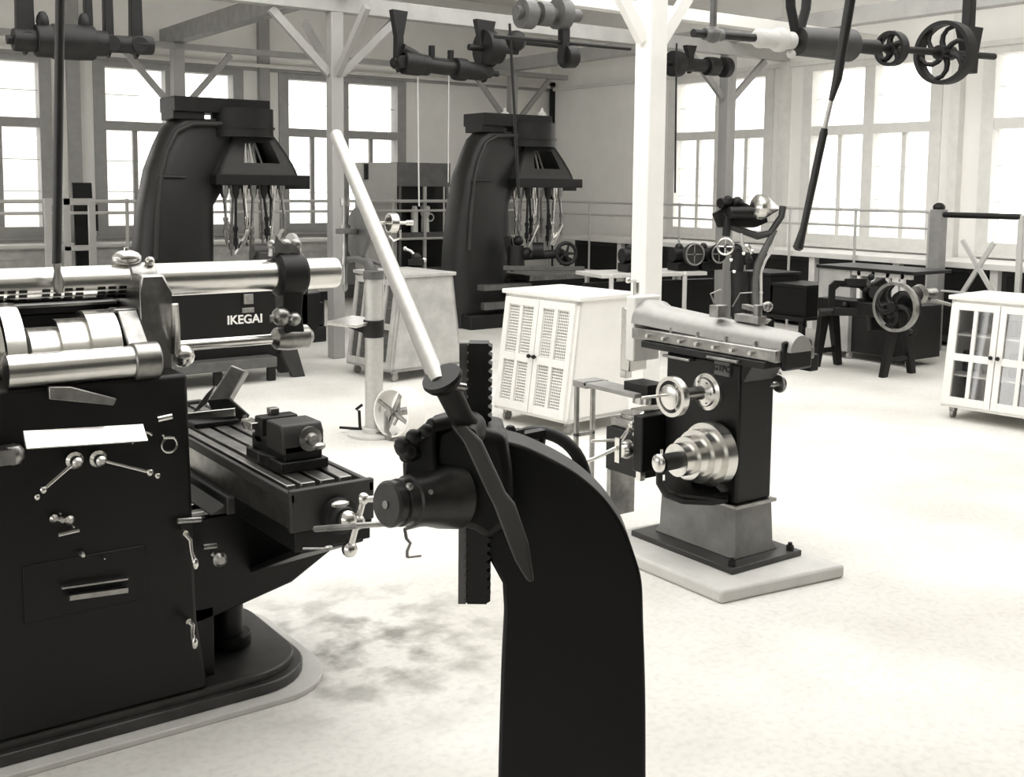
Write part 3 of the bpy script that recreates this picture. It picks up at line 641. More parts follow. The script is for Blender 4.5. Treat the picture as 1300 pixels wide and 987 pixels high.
# cross rail, work table, vise and support
b=MB(); b.box(3.22,3.56,3.50,3.56,.35,.60); b.build('cross_rail',BLK,sp,bev=.006)
b=MB(); b.box(3.27,3.50,3.56,3.80,.30,.50); b.build('work_table',BLK,sp,bev=.006)
b=MB(); b.box(3.25,3.28,3.54,3.57,.30,.52); b.build('rail_edge',STL,sp,bev=.002)
b=MB(); b.box(3.30,3.48,3.60,3.80,.50,.545).box(3.31,3.47,3.60,3.68,.565,.60).lathe((3.39,3.70,.545),Z1,[(0,.09),(.02,.09)],24); b.build('swivel_vise',STD,sp,bev=.004)
b=MB(); b.lathe(V((3.20,3.62,.43)),X1,[(0,.012),(.0,.03),(.02,.04),(.05,.045),(.06,.02)],22).obox((3.17,3.60,.44),(.012,0,0),(0,.03,0),(0,0,.11)).tube([(3.16,3.60,.45),(3.08,3.66,.40),(3.02,3.70,.375)],[.010,.008,.012],8).tube([(3.20,3.62,.47),(3.24,3.58,.56),(3.29,3.57,.60)],.010,8).ball((3.235,3.585,.55),.018,10).ball((3.27,3.6,.50),.014,10).tube([(3.2,3.66,.47),(3.10,3.70,.47)],.007,8); b.build('feed_crank',STL,sp)
b=MB(); b.lathe((3.39,3.66,.62),Z1,[(0,.05),(.0,.065),(.03,.062),(.03,.05)],26); b.build('vise_ring',STL,sp)
b=MB(); b.box(3.28,3.42,3.96,4.06,.645,.675).box(3.28,3.40,3.62,3.98,.655,.675); b.build('top_bracket',WOD,sp,bev=.003,label='worn flat shelf bracket'); MB().box(3.32,3.44,3.58,3.74,.665,.715).build('packing_block',DRK,sp,bev=.003)
b=MB(); b.box(3.28,3.30,4.03,4.05,.10,.645).box(3.38,3.40,4.03,4.05,.10,.645).box(3.28,3.40,4.03,4.05,.40,.42); b.box(3.27,3.42,3.76,3.79,.08,.30);b.build('table_support',STD,sp,bev=.003)
b=MB(); c=V((3.318,3.135,.855)); b.box(3.325,3.337,3.10,3.185,.825,.885); b.build('maker_plate',MID,sp,bev=.002)
text('plate_lettering','GTPC',.036,(3.324,3.1425,.855),-Y1,Z1,DRK,sp,.002)
b=MB(); b.box(3.29,3.335,3.30,3.46,.865,.875).box(3.29,3.335,3.03,3.2,.895,.905); b.build('side_ledges',STD,sp,bev=.002)
b=MB(); b.cyl((3.52,3.06,.78),(3.585,3.06,.78),.012,n=12).torus((3.585,3.06,.78),X1,.032,.008,20,8).cyl((3.575,3.06,.78),(3.595,3.06,.78),.028,n=14); b.build('rear_handwheel',STD,sp)
# ================================================================ TOOL CABINETS ON CASTORS
def cabinet(name,label,near,far,ztop_px,paint,side,pane,dep=.73,inset=.105,zb=.085,dark_in=None,handle=DRK,castz=.085,lights=(2,2)):
    O=PZ(*near,zb); Q=PZ(*far,zb); e1=(Q-O); L=e1.length; e1.normalize(); e2=V((e1.y,-e1.x,0))
    H=ztop_px
    def P(l,d,z): return O+e1*l+e2*d+Z1*(z-zb)
    t=thing(name,label,'cabinet',(O.x,O.y,0),'tool cabinets on castors')
    def side_panel(l,s):
        return [P(l,0,zb),P(l,dep,zb),P(l,dep-inset,H),P(l,inset,H)],e1*(.018*s)
    b=MB(); pts,dv=side_panel(0,1); b.prism(pts,dv); b.build('side_panel',side,t,bev=.003)
    b=MB(); pts,dv=side_panel(L,-1); b.prism(pts,dv); b.build('side_panel',side,t,bev=.003)
    MB().prism([P(0,dep,zb),P(L,dep,zb),P(L,dep-inset,H),P(0,dep-inset,H)],-e2*.015).build('back_panel',side,t)
    MB().prism([P(0,0,zb),P(L,0,zb),P(L,dep,zb),P(0,dep,zb)],Z1*.025).build('bottom_board',paint,t)
    MB().prism([P(-.02,inset-.025,H),P(L+.02,inset-.025,H),P(L+.02,dep-inset+.025,H),P(-.02,dep-inset+.025,H)],Z1*.03).build('top_board',paint,t,bev=.006)
    for z in (.30,.58):
        k=(z-zb)/(H-zb)*inset+.03; MB().prism([P(.02,k,z),P(L-.02,k,z),P(L-.02,dep-k,z),P(.02,dep-k,z)],Z1*.012).build('shelf',paint,t)
    MB().prism([P(.02,dep*.55,zb+.03),P(L-.02,dep*.55,zb+.03),P(L-.02,dep*.55-.01,H-.01),P(.02,dep*.55-.01,H-.01)],e2*.01).build('inner_back',dark_in or side,t)
    up=(P(0,inset,H)-P(0,0,zb)); SL=up.length; up.normalize(); nn=up.cross(e1); 
    if nn.dot(e2)>0: nn=-nn
    def G(l,s,o=0): return P(l,0,zb)+up*s+nn*o
    def bar(mb,l0,l1,s0,s1,o=.002,th=.02): mb.prism([G(l0,s0,o),G(l1,s0,o),G(l1,s1,o),G(l0,s1,o)],nn*th)
    fr=MB(); bar(fr,0,.03,0,SL,-.018,.02);bar(fr,L-.03,L,0,SL,-.018,.02);bar(fr,0,L,0,.03,-.018,.02);bar(fr,0,L,SL-.03,SL,-.018,.02); fr.build('face_frame',paint,t)
    for (a,c,hl) in ((.025,L/2-.003,1),(L/2+.003,L-.025,0)):
        d=MB(); st=.042; wd=c-a; m=(a+c)/2; s0,s1=.02,SL-.02; ms=SL*.47
        bar(d,a,a+st,s0,s1);bar(d,c-st,c,s0,s1);bar(d,a+st,c-st,s0,s0+.055);bar(d,a+st,c-st,s1-.05,s1);bar(d,m-.014,m+.014,s0+.055,s1-.05);bar(d,a+st,m-.014,ms-.025,ms+.025);bar(d,m+.014,c-st,ms-.025,ms+.025)
        do=d.build('door',paint,t,bev=.002)
        g=MB(); bar(g,a+.02,c-.02,s0+.03,s1-.03,.004,.002); g.build('door_screen' if pane is not GLC else 'door_glass',pane,do)
        hz=(c-st/2) if hl else (a+st/2); MB().lathe(G(hz,ms+.02,.022),nn,[(0,.006),(.015,.006),(.018,.015),(.03,.012)],12).build('knob',handle,do)
    for l in (.06,L-.06):
        for dd in (.07,dep-.07):
            c=P(l,dd,.032); MB().cyl(c-e1*.012,c+e1*.012,.032,n=16).box(c.x-.02,c.x+.02,c.y-.02,c.y+.02,.05,zb).build('castor',STD,t)
    return P,L
MOT=mat('mottled_side',.50,.6,noise=.32,nscale=7)
cabinet('tool_cabinet','mottled grey tool cabinet with dark mesh doors behind the pedestal drill',(497,474),(440,461),.845,MOT,MOT,MSD,dark_in=DRK)
PB,LB=cabinet('tool_cabinet','bright white tool cabinet with wire mesh doors beside the white post',(720,539),(627,517),.865,WHT,WHT,MSW,dark_in=mat('dark_tool_board',.12,.7,noise=.5,nscale=14))
PC,LC=cabinet('tool_cabinet','white cabinet with small glass panes at the right edge of the floor',(1325,536),(1194,515),.83,WHT,WHT,GLC,dark_in=WHT)
# things seen behind the glass of the right cabinet
k=0
for (l,z,w_,h_,m_) in ((.08,.108,.09,.14,MID),(.24,.108,.10,.17,DRK),(.42,.108,.10,.15,MID),(.58,.108,.09,.18,DRK),(.10,.315,.10,.13,DRK),(.27,.315,.08,.16,MID),(.44,.315,.10,.12,MID),(.60,.315,.09,.15,DRK),(.10,.595,.09,.12,MID),(.30,.595,.1,.10,MID),(.5,.595,.12,.13,DRK)):
    l=l*LC/.74; z=z+.004
    p=PC(l,.15+ (z-.085)*.11,z); b=at((p.x,p.y,z+.002)); q=[PC(l,.17,z+.002),PC(l+w_*.8,.17,z+.002),PC(l+w_*.8,.27,z+.002),PC(l,.27,z+.002)]; b.prism(q,Z1*h_)
    tag(b.build('tool_box',m_,bev=.004),'dim grey box standing on a shelf behind the small glass panes','box','boxes inside the glazed cabinet'); k+=1

# ================================================================ PEDESTAL DRILL STAND
dx,dy=3.34,6.15
pd_=thing('pedestal_drill','slim pedestal drill with bright pipe column and small square table','drill press',(dx,dy,0)); Q=lambda px,py,d=7.15: PD(px,py,d)
MB().cyl((dx,dy,.02),(dx,dy,1.03),.056,n=26).build('column',PIPE,pd_)
MB().cyl((dx,dy,0),(dx,dy,.02),.17,n=30).cyl((dx,dy,.02),(dx,dy,.05),.075,n=24).build('base',CONC,pd_,bev=.004)
tz=Q(440,408).z
b=MB(); a1,a2,a3,a4=Q(414,407,6.95),Q(452,414,6.8),Q(486,409,7.1),Q(446,403,7.3)
for p in (a1,a2,a3,a4): p.z=tz
b.prism([a1,a2,a3,a4],Z1*.022); b.build('table',STL,pd_,bev=.004)
b=MB(); b.prism([Q(436,414),Q(472,414),Q(472,428),Q(462,424)],F_*.05).cyl((dx,dy,tz-.08),(dx,dy,tz+.03),.066,n=20); b.build('table_bracket',DRK,pd_,bev=.004)
MB().cyl(Q(487,350,7.1),Q(484,560,7.1),.006,n=8).build('shift_rod',PAL,pd_)
b=MB(); b.cyl((dx,dy,1.0),(dx,dy,1.05),.066,n=22); nk=[Q(471,360),Q(472,345),Q(466,332),Q(452,328),Q(440,330)]; b.tube(nk,[.048,.045,.035,.026,.022],14); b.tube([Q(452,328),Q(470,331),Q(484,336)],.012,10); b.build('head_casting',MID,pd_)
b=MB(); b.cyl(Q(438,262),Q(438,290),.020,n=16).cyl(Q(438,252),Q(438,262),.032,n=16).cyl(Q(438,286),Q(438,291),.034,n=18).cyl(Q(438,296),Q(438,330),.019,n=14).cyl(Q(438,328),Q(438,336),.026,n=16).cyl(Q(438,336),Q(438,362),.012,n=12).cyl(Q(438,362),Q(438,370),.018,.008,12); b.build('spindle',STD,pd_)
b=MB(); b.cyl(Q(440,291,7.15),Q(440,297,7.15),.072,n=28); b.build('bevel_disc',MID,pd_)
wa=(r_*.85+F_*.5); b=MB(); b.lathe(Q(452,297,7.2),wa,[(0,.03),(0,.17),(.015,.185),(.03,.17),(.03,.03)],40); b.build('flywheel_disc',MID,pd_)
b=MB(); b.tube([Q(446,332),Q(456,326),Q(462,316),Q(462,290),Q(463,284)],.016,10); b.build('yoke',MID,pd_)
b=MB(); b.cyl(Q(462,283,7.2),Q(523,283,7.4),.011,n=12).cyl(Q(516,283,7.38),Q(524,283,7.4),.018,n=14); b.build('top_shaft',STL,pd_)
ax=(Q(523,283,7.4)-Q(462,283,7.2)).normalized(); b=MB(); c=Q(501,283,7.3); b.lathe(c-ax*.045,wa,[(0,.055),(0,.065),(.05,.068),(.05,.055)],32,closed=True).lathe(c-wa.normalized()*.0,wa,[(0,.012),(.0,.06),(.005,.06),(.005,.012)],28); b.tube([Q(494,300,7.3),Q(500,306,7.3),Q(508,302,7.3),Q(508,292,7.3)],.008,8); b.build('top_pulley',STL,pd_,label='bright small pulley at the top')
pc_=Q(507,523,6.95); b=MB(); wx=(r_*.62+F_*.78); b.rim(pc_,wx,.155,.012,.15,40); b.build('drive_pulley',WHT,pd_,label='white painted drive pulley near the floor')
b=MB(); b.spokes(pc_-wx.normalized()*.05,wx,.02,.145,4,.014,ph=.4); b.cyl(pc_-wx.normalized()*.10,pc_+wx.normalized()*.06,.025,n=16); b.build('pulley_spokes',STD,pd_)
b=MB(); b.tube([Q(490,523,6.9),Q(490,545,6.9),Q(497,556,6.9),Q(505,552,6.9)],.014,8).tube([Q(507,505,6.9),Q(506,528,6.9),Q(500,540,6.9)],.010,8); q0=Q(500,556,6.9); b.beam(q0,(q0.x,q0.y,.0),.04,.03); b.beam((q0.x,q0.y,.015),(dx,dy,.015),.06,.03); b.build('pulley_bracket',STD,pd_)
b=MB(); b.tube([Q(462,545,7.1),Q(431,543,7.1)],.009,8).tube([Q(457,543,7.1),Q(456,522,7.1),Q(452,520,7.1),Q(460,514,7.1)],.010,8); b.build('foot_pedal',DRK,pd_)

# ================================================================ MULTI SPINDLE DRILLS
YD=10.5
def drill_parts(label,finials):
    t=thing('spindle_drill',label,'drilling machine',(3.9,YD,0),'multi spindle drilling machines')
    N=lambda px,py,y=YD-.22: PY(px,py,y)
    W=Y1*.44
    # column: swept casting, loft of horizontal-ish sections following the outline
    out=[(176,470),(179,330),(184,270),(194,215),(206,182),(216,160),(228,150)]
    inn=[(277,470),(277,330),(277,285),(277,262),(290,240),(312,200),(330,152)]
    rings=[]
    for i,((ax_,ay),(bx_,by)) in enumerate(zip(out,inn)):
        a=N(ax_,ay);b=N(bx_,by); hw=(.26,.24,.235,.22,.20,.18,.17)[i]; y0=YD
        c=(a+b)/2; rad=V((a.x-b.x,0,a.z-b.z))/2; ring=[]
        for k in range(20):
            th=2*PI*k/20; cs,sn=cos(th),sin(th); e=.55
            cx_=math.copysign(abs(cs)**e,cs); sy=math.copysign(abs(sn)**e,sn)
            ring.append(V((c.x,y0,c.z))+rad*cx_+Y1*hw*sy)
        rings.append(ring)
    MB().loft(rings).build('column',mat('black_japan_casting',.014,.42,noise=.4,nscale=5),t)
    ribs=MB(); ribs.tube([N(x,y,YD-.235) for x,y in ((198,330),(200,270),(205,222),(213,190),(225,166),(245,157),(300,157))],.022,8); ribs.tube([N(200,224,YD-.235),N(236,225,YD-.235)],.012,8); ribs.build('casting_rib',GRM,t)
    a=N(222,141);b=N(343,128); MB().box(a.x,b.x,YD-.22,YD+.22,a.z,b.z).build('top_plate',DRK,t,bev=.01)
    a=N(222,151);b=N(262,139); MB().box(a.x,b.x,YD-.18,YD+.18,a.z,b.z).build('gear_box',DRK,t,bev=.01)
    a=N(283,160);b=N(343,137); cx=(a.x+b.x)/2; MB().cyl((cx,YD-.1,a.z-.10),(cx,YD-.1,b.z-.02),(b.x-a.x)*.62,n=36).cyl((cx,YD-.1,a.z-.02),(cx,YD-.1,a.z+.0),(b.x-a.x)*.65,n=36).build('drive_drum',DRK,t)
    # bell shaped head with windows front and back
    zt=N(310,166).z; zb=N(300,222).z; x0t,x1t=N(302,166).x,N(346,166).x; x0b,x1b=N(272,222).x,N(372,222).x
    def S(u,v,yy): # u across 0..1, v up 0..1
        e=v**1.25; xa=x0b+(x0t-x0b)*e; xb=x1b+(x1t-x1b)*e; h=.33+(.17-.33)*e
        return V((xa+(xb-xa)*u,YD+yy*h,zb+(zt-zb)*v))
    b=MB()
    vs=[0,.12,.27,.5,.75,.8,1]; us=[0,.3,.42,.62,.82,1]
    for yy in (-1,1):
        for i in range(len(vs)-1):
            for j in range(len(us)-1):
                if 1<=j<=3 and 2<=i<=3: continue
                q=[S(us[j],vs[i],yy),S(us[j+1],vs[i],yy),S(us[j+1],vs[i+1],yy),S(us[j],vs[i+1],yy)]; b.prism(q,Y1*(-yy*.03))
    for u in (0,1):
        for i in range(len(vs)-1):
            q=[S(u,vs[i],-1),S(u,vs[i],1),S(u,vs[i+1],1),S(u,vs[i+1],-1)]; b.prism(q,X1*(.03 if u==0 else -.03))
    b.build('bell_head',GRM,t)
    b=MB()
    for u in (.38,.5,.6,.7): b.cyl((x0b+(x1b-x0b)*u,YD-.12,zb),(x0b+(x1b-x0b)*(.45+.3*(u-.4)),YD-.06,zt),.014,n=8)
    b.build('drive_rods',STD,t,kind=None)
    a=N(268,231);c=N(386,223); MB().box(a.x,c.x,YD-.36,YD+.36,a.z-.03,c.z).build('head_plate',DRK,t,bev=.008)
    a=N(300,240);c=N(400,231); MB().box(a.x,c.x,YD-.10,YD+.14,a.z,c.z).build('cross_arm',DRK,t,bev=.006)
    zt2=N(300,236).z
    for i in range(13):
        u=i/12; xx=N(284,240).x+(N(356,240).x-N(284,240).x)*u; yy=YD-.26+(.16 if i%2 else 0)+.02*math.sin(i*2.3)
        zl=N(300,308+6*((i*5)%4),YD-.2).z; xl=xx+.03*math.sin(i*1.7)
        s=MB(); s.lathe((xx,yy,zt2-.12),Z1,[(0,.018),(.05,.034),(.13,.036)],12); s.tube([(xx,yy,zt2-.10),(xl,yy,zl+.22)],.014,8); s.lathe((xl,yy,zl),Z1,[(0,.005),(.03,.010),(.06,.011),(.065,.024),(.13,.026),(.14,.016),(.20,.018),(.22,.026),(.25,.024)],12)
        s.build('drill_spindle',(STD,STL,DRK)[i%3],t)
    for i,(u0,u1) in enumerate(((.35,.12),(.95,.72))):
        xa=N(284,240).x+(N(356,240).x-N(284,240).x)*u0; xb_=N(284,240).x+(N(356,240).x-N(284,240).x)*u1
        MB().beam((xa,YD-.33,zt2-.42),(xb_,YD-.33,zt2-.66),.05,.02).build('slanting_strut',STL,t)
    # base and table
    b=MB(); b.box(3.2,4.95,YD-.40,YD+.40,0,.16); b.box(3.95,4.95,YD-.36,YD+.30,.16,.42); b.build('base',DRK,t,bev=.015)
    b=MB(); b.box(3.95,5.15,YD-.48,YD+.36,.52,.585)
    b.build('work_table',STD,t,bev=.004); MB().box(4.0,5.0,YD-.38,YD+.3,.42,.52).build('table_support',BLK,t,bev=.004)
    MB().box(3.35,3.92,YD-.46,YD-.38,.22,.30).box(3.3,3.95,YD-.52,YD-.38,.44,.50).build('oil_trough',MID,t,bev=.004)
    return t
d1=drill_parts('black multi spindle drilling machine on the left behind the lathe',False)
d2=copy_tree(d1); d2.location=(7.36,YD-.05,0); d2['label']='black multi spindle drilling machine in the middle behind the white cabinet'
off=ORG[d1]; ORG[d2]=V((7.36,YD-.05,0))
for px,py in ((603,152),(641,146),(688,146)):
    p=PD(px,py,12.9); m=MB().lathe(p+V((0,0,-.08)),Z1,[(0,.02),(.03,.035),(.06,.05),(.10,.05),(.12,.02),(.16,.012)],14); m.build('oil_cup',WHT,d2,label='white oil cup on top')
# fixture with handwheel on the farther machine's table
fx=thing('dividing_fixture','dark fixture with handwheel on the table of the middle drilling machine','fixture',(8.0,10.1,.59)); E=lambda px,py,d=12.35: PD(px,py,d)
b=MB(); b.obox(E(690,341),r_*.9,F_*.25,Z1*.05); b.build('fixture_bed',MID,fx,bev=.004)
b=MB(); b.cyl(E(664,325),E(716,322),.05,n=16).cyl(E(655,312),E(655,340),.09,.10,16).ball(E(658,306),.06,12).ball(E(668,322),.07,12).cyl(E(676,318),E(690,318),.09,n=18); b.build('headstock',DRK,fx)
b=MB(); wc=E(719,322,12.25); b.torus(wc,r_*.35-F_,.115,.022,32,8); b.spokes(wc,r_*.35-F_,.02,.11,5,.014); b.cyl(wc-F_*.05,wc+F_*.1,.03,n=12); b.build('handwheel',DRK,fx)
b=MB(); b.beam(E(650,330),E(644,300),.05,.08).beam(E(716,338),E(720,326),.06,.10).tube([E(655,336,12.4),E(649,345,12.4)],.012,6); b.build('support_arm',BLK,fx,bev=.003)

# ================================================================ LATHE IN FRONT OF THE LEFT DRILL
YL=8.35; Lp=lambda px,py,y=YL: PY(px,py,y)
la=thing('lathe','black lathe with raised white maker lettering on its bed','lathe',(2.6,YL,0))
zt=Lp(300,368).z; zb=Lp(300,430).z; xr=Lp(392,400).x
b=MB(); b.box(1.2,xr,YL,YL+.34,zb,zt); b.build('bed',BLK,la,bev=.012)
b=MB(); b.box(1.2,xr,YL+.02,YL+.07,zt,zt+.03).box(1.2,xr,YL+.26,YL+.31,zt,zt+.03); b.build('bed_ways',STL,la,bev=.003)
b=MB(); b.prism([Lp(378,374),Lp(407,371),Lp(407,384),Lp(412,384),Lp(410,410),Lp(404,416),Lp(397,426),Lp(378,428)],Y1*.30); b.build('end_gearbox',BLK,la,bev=.01)
text('maker_lettering','IKEGAI',.098,Lp(311,406,YL-.004),X1,Z1,LET,la,.004,label='raised white maker lettering')
b=MB(); p=Lp(314,378); b.box(p.x-.04,p.x+.04,YL-.03,YL,p.z-.05,p.z+.03); b.box(p.x-.05,p.x+.05,YL-.02,YL,p.z-.12,p.z-.08); b.build('bed_bracket',STD,la,bev=.003)
b=MB(); 
for s in (0,.26): b.prism([Lp(352,430)+Y1*s,Lp(374,430)+Y1*s,Lp(388,479)+Y1*s,Lp(374,482)+Y1*s,Lp(360,455)+Y1*s],Y1*.06)
b.build('leg',GRM,la,bev=.004)
b=MB(); 
for s in (0,.26): b.box(1.35,1.5,YL+s,YL+s+.06,0,zb)
b.build('leg',GRM,la,bev=.004)
p=Lp(236,466,YL-.12); q=Lp(352,461,YL-.12); 
b=MB(); b.box(1.25,q.x,YL-.12,YL+.5,q.z-.03,q.z+.05); b.build('chip_pan',MID,la,bev=.004)
b=MB(); 
for x in (2.55,3.1,3.55): b.box(x,x+.06,YL-.05,YL+.0,0,q.z-.03)
b.build('pan_feet',DRK,la)
b=MB(); b.box(1.2,xr-.15,YL+.05,YL+.30,.20,zb); b.build('bed_web',BLK,la)
zc=Lp(300,322).z
b=MB(); b.box(1.3,2.5,YL+.03,YL+.31,zt+.03,zc-.10); b.build('headstock',BLK,la,bev=.02)
b=MB(); b.cyl((xr-.42,YL+.17,zc),(xr-.10,YL+.17,zc),.06,n=20).box(xr-.40,xr-.15,YL+.05,YL+.29,zt+.03,zc); b.build('tailstock',GRM,la,bev=.008)
b=MB(); b.lathe((xr-.10,YL+.17,zc),X1,[(0,.04),(.02,.145),(.05,.145),(.06,.04),(.10,.02)],32); b.build('tailstock_wheel',GPN,la,label='pale grey tailstock handwheel')
# ================================================================ BACK WALL FURNITURE
def bench(name,label,x0,x1,y0,y1,h,top,body,n,legs=True,axis='x'):
    t=thing(name,label,'workbench',((x0+x1)/2,(y0+y1)/2,0))
    MB().box(x0,x1,y0,y1,h-.05,h).build('worktop',top,t,bev=.005)
    ins=.04; MB().box(x0+ins,x1-ins,y0+ins+.02,y1-.01,h-.17,h-.05).build('apron',body,t)
    return t
wb_=bench('workbench','long pale topped workbench under the left windows',1.0,9.7,13.5,13.84,.86,WH2,GPN,8)
MB().box(1.1,6.9,13.58,13.83,.0,.69).build('front_panel',GPN,wb_)
MB().box(8.0,8.2,13.55,13.60,.0,.69).box(8.6,8.75,13.55,13.60,0,.69).build('leg',DRK,wb_,bev=.003); MB().box(7.9,9.6,13.65,13.8,.05,.6).build('under_cupboard',MID,wb_)
rb=thing('workbench','long workbench with pale edge and dark cupboards under the right windows','workbench',(10.3,9,0))
MB().box(9.98,10.68,2.5,12.6,.82,.88).build('worktop',WH2,rb,bev=.005)
MB().box(10.10,10.66,2.5,12.5,.05,.82).build('cupboard_body',mat('stained_cupboard',.03,.6,noise=.6,nscale=4),rb)
for i in range(9):
    y=2.6+i*1.1; MB().box(10.02,10.10,y,y+.08,0,.82).build('leg',FRL,rb,bev=.003)
    MB().box(10.085,10.10,y+.12,y+1.05,.12,.76).build('door',DRK,rb,bev=.003)
# storage rack
sr=thing('storage_rack','brown wooden storage rack with pale cupboard front by the back wall','rack',(6.9,13.1,0)); S_=lambda px,py,y=13.05: PY(px,py,y)
a=S_(461,330);b_=S_(504,207); MB().box(a.x,b_.x,13.05,13.28,0,b_.z-.0).build('pale_cupboard',mat('pale_cupboard_board',.50,.6,noise=.08),sr,bev=.004)
c=S_(572,205); h2=S_(540,237).z; MB().box(b_.x,c.x,13.05,13.28,h2,b_.z+.01).build('header_board',BRW,sr,bev=.004)
MB().box(b_.x,c.x,13.24,13.28,0,h2).build('rack_back',BLK,sr)
for zpx in (300,345): zz=S_(540,zpx).z; MB().box(b_.x,c.x,13.06,13.24,zz-.03,zz+.05).build('shelf',BRW,sr)
for px in (508,540,568): xx=S_(px,250).x; MB().box(xx-.02,xx+.02,13.05,13.085,0,h2).build('upright',PAL if px==540 else BRW,sr)
p=S_(463,208);q=S_(463,228); MB().box(p.x-.01,p.x+.04,13.02,13.05,q.z,p.z).build('strap_hinge',DRK,sr)
zz=S_(548,300).z+.056
p=S_(548,280,12.99); jg=thing('enamel_jug','small white jug standing in the brown storage rack','jug',(p.x,13.165,zz)); MB().lathe((p.x,13.165,zz),Z1,[(0,.06),(.18,.055),(.20,.045),(.24,.065),(.34,.07),(.36,.055)],18).build('jug_body',WHT,jg); MB().torus((p.x+.09,13.165,zz+.2),Y1,.05,.01,16,6).build('handle',WHT,jg)
p=S_(531,280); tag(at((p.x,13.15,zz)).lathe((p.x,13.15,zz),Z1,[(0,.05),(.3,.05),(.36,.03)],14).build('pale_bottle',WHT),'pale bottle beside the white jug in the storage rack','bottle')
# leaning black board and light frame at the left
bb_=thing('black_board','narrow black board leaning on the back wall at left','board',(3.55,13.6,0)); p=PY(92,232,13.2);q=PY(117,232,13.2)
MB().prism([(p.x,13.05,0),(q.x,13.05,0),(q.x,13.22,p.z),(p.x,13.22,p.z)],(0,.05,0)).build('board',BLK,bb_,bev=.004)
MB().box(q.x-.02,q.x+.03,13.1,13.2,p.z-.55,p.z-.25).build('edge_clip',DRK,bb_)
lf=thing('trestle_frame','light wooden trestle frame in front of the leaning black board','frame',(2.9,12.3,0)); T_=lambda px,py,y=12.3: PY(px,py,y)
x0=T_(60,252).x;x1=T_(84,252).x;x2=T_(116,252).x; zt_=T_(100,252).z; zr=T_(100,316).z
for x in (x0,x1,x2): MB().box(x-.035,x+.035,12.28,12.33,0,zt_).build('leg',PAL,lf,bev=.003)
for z in (zt_-.05,zr): MB().box(x0+.035,x2-.035,12.28,12.33,z-.02,z+.05 if z>1 else z+.03).build('crossbar',PAL,lf,bev=.003)
# ================================================================ RIGHT SIDE MACHINES
# power hacksaw
hs=thing('power_hacksaw','dark power hacksaw on A shaped legs with a bright rimmed flywheel','hacksaw',(8.15,6.0,0)); S=lambda px,py,d=9.65: PD(px,py,d)
def aleg(f1,f2,top,nm='leg_frame'):
    m=MB(); zt=top; c=(V(f1)+V(f2))/2
    for f,sg in ((V(f1),1),(V(f2),-1)):
        g=c+(f-c)*.35; g.z=zt; m.prism([f+V((-.035,0,0)),f+V((.035,0,0)),g+V((.06,0,0)),g+V((-.06,0,0))],Y1*.05)
    a=V(f1).lerp((c.x,c.y,zt),.28);b=V(f2).lerp((c.x,c.y,zt),.28); m.beam(a+Y1*.025,b+Y1*.025,.03,.045)
    m.build(nm,BLK,hs,bev=.006)
aleg((7.93,6.33,0),(8.20,6.30,0),.52); aleg((7.98,5.66,0),(8.38,5.66,0),.52)
MB().box(8.0,8.25,5.72,6.42,.50,.62).build('bed',BLK,hs,bev=.01)
a=MB(); pts=[S(1052,395),S(1054,362),S(1060,356),S(1100,358),S(1106,366),S(1107,392),S(1098,392),S(1097,370),S(1092,366),S(1066,364),S(1061,368),S(1060,395)]
a.prism(pts,F_*.05); a.build('saw_bow',BLK,hs,bev=.004)
MB().obox(S(1086,359,9.6),r_*.17,F_*.10,Z1*.07).build('weight',DRK,hs,bev=.006)
b=MB(); b.cyl(S(1040,397),S(1066,395),.035,n=14).obox(S(1075,396),r_*.25,F_*.12,Z1*.07).cyl(S(1080,389),S(1096,388),.02,n=10).ball(S(1072,388),.03,10).obox(S(1093,384),r_*.05,F_*.08,Z1*.07); b.build('saw_vise',DRK,hs,bev=.004)
fc=S(1137,390,9.12); b=MB(); b.rim(fc,X1,.208,.026,.05,48); b.build('flywheel_rim',STD,hs); b=MB(); b.spokes(fc,X1,.03,.19,5,.022,curve=.9,ph=.5); b.cyl(fc-X1*.06,fc+X1*.3,.04,n=18); b.build('flywheel_spokes',BLK,hs)
b=MB(); b.cyl(fc+X1*.10,fc+X1*.17,.13,n=30).ball(S(1130,400,9.35),.03,10); b.build('drive_gear',BLK,hs)
MB().prism([S(1108,360,9.7),S(1122,352,9.7),S(1130,362,9.7),S(1135,395,9.7),S(1140,420,9.7),S(1105,420,9.7),S(1103,385,9.7)],F_*.10).build('gear_housing',BLK,hs,bev=.01)
b=MB(); b.cyl(S(1112,372,9.55),S(1112,372,9.7),.06,n=20).ball(S(1100,366,9.6),.04,10).ball(S(1106,352,9.6),.03,10); b.build('crank_disc',DRK,hs)
b=MB(); b.lathe(S(1163,374,9.3),X1,[(0,.07),(.05,.085),(.10,.06),(.14,.045),(.26,.045)],20).cyl(S(1180,380,9.4),S(1206,387,9.5),.016,n=10); b.build('cone_clutch',STD,hs)
b=MB(); b.torus(S(1157,421,9.4),X1,.035,.012,18,8).cyl(S(1150,421,9.4),S(1158,421,9.5),.03,n=12); b.build('lower_wheel',DRK,hs)

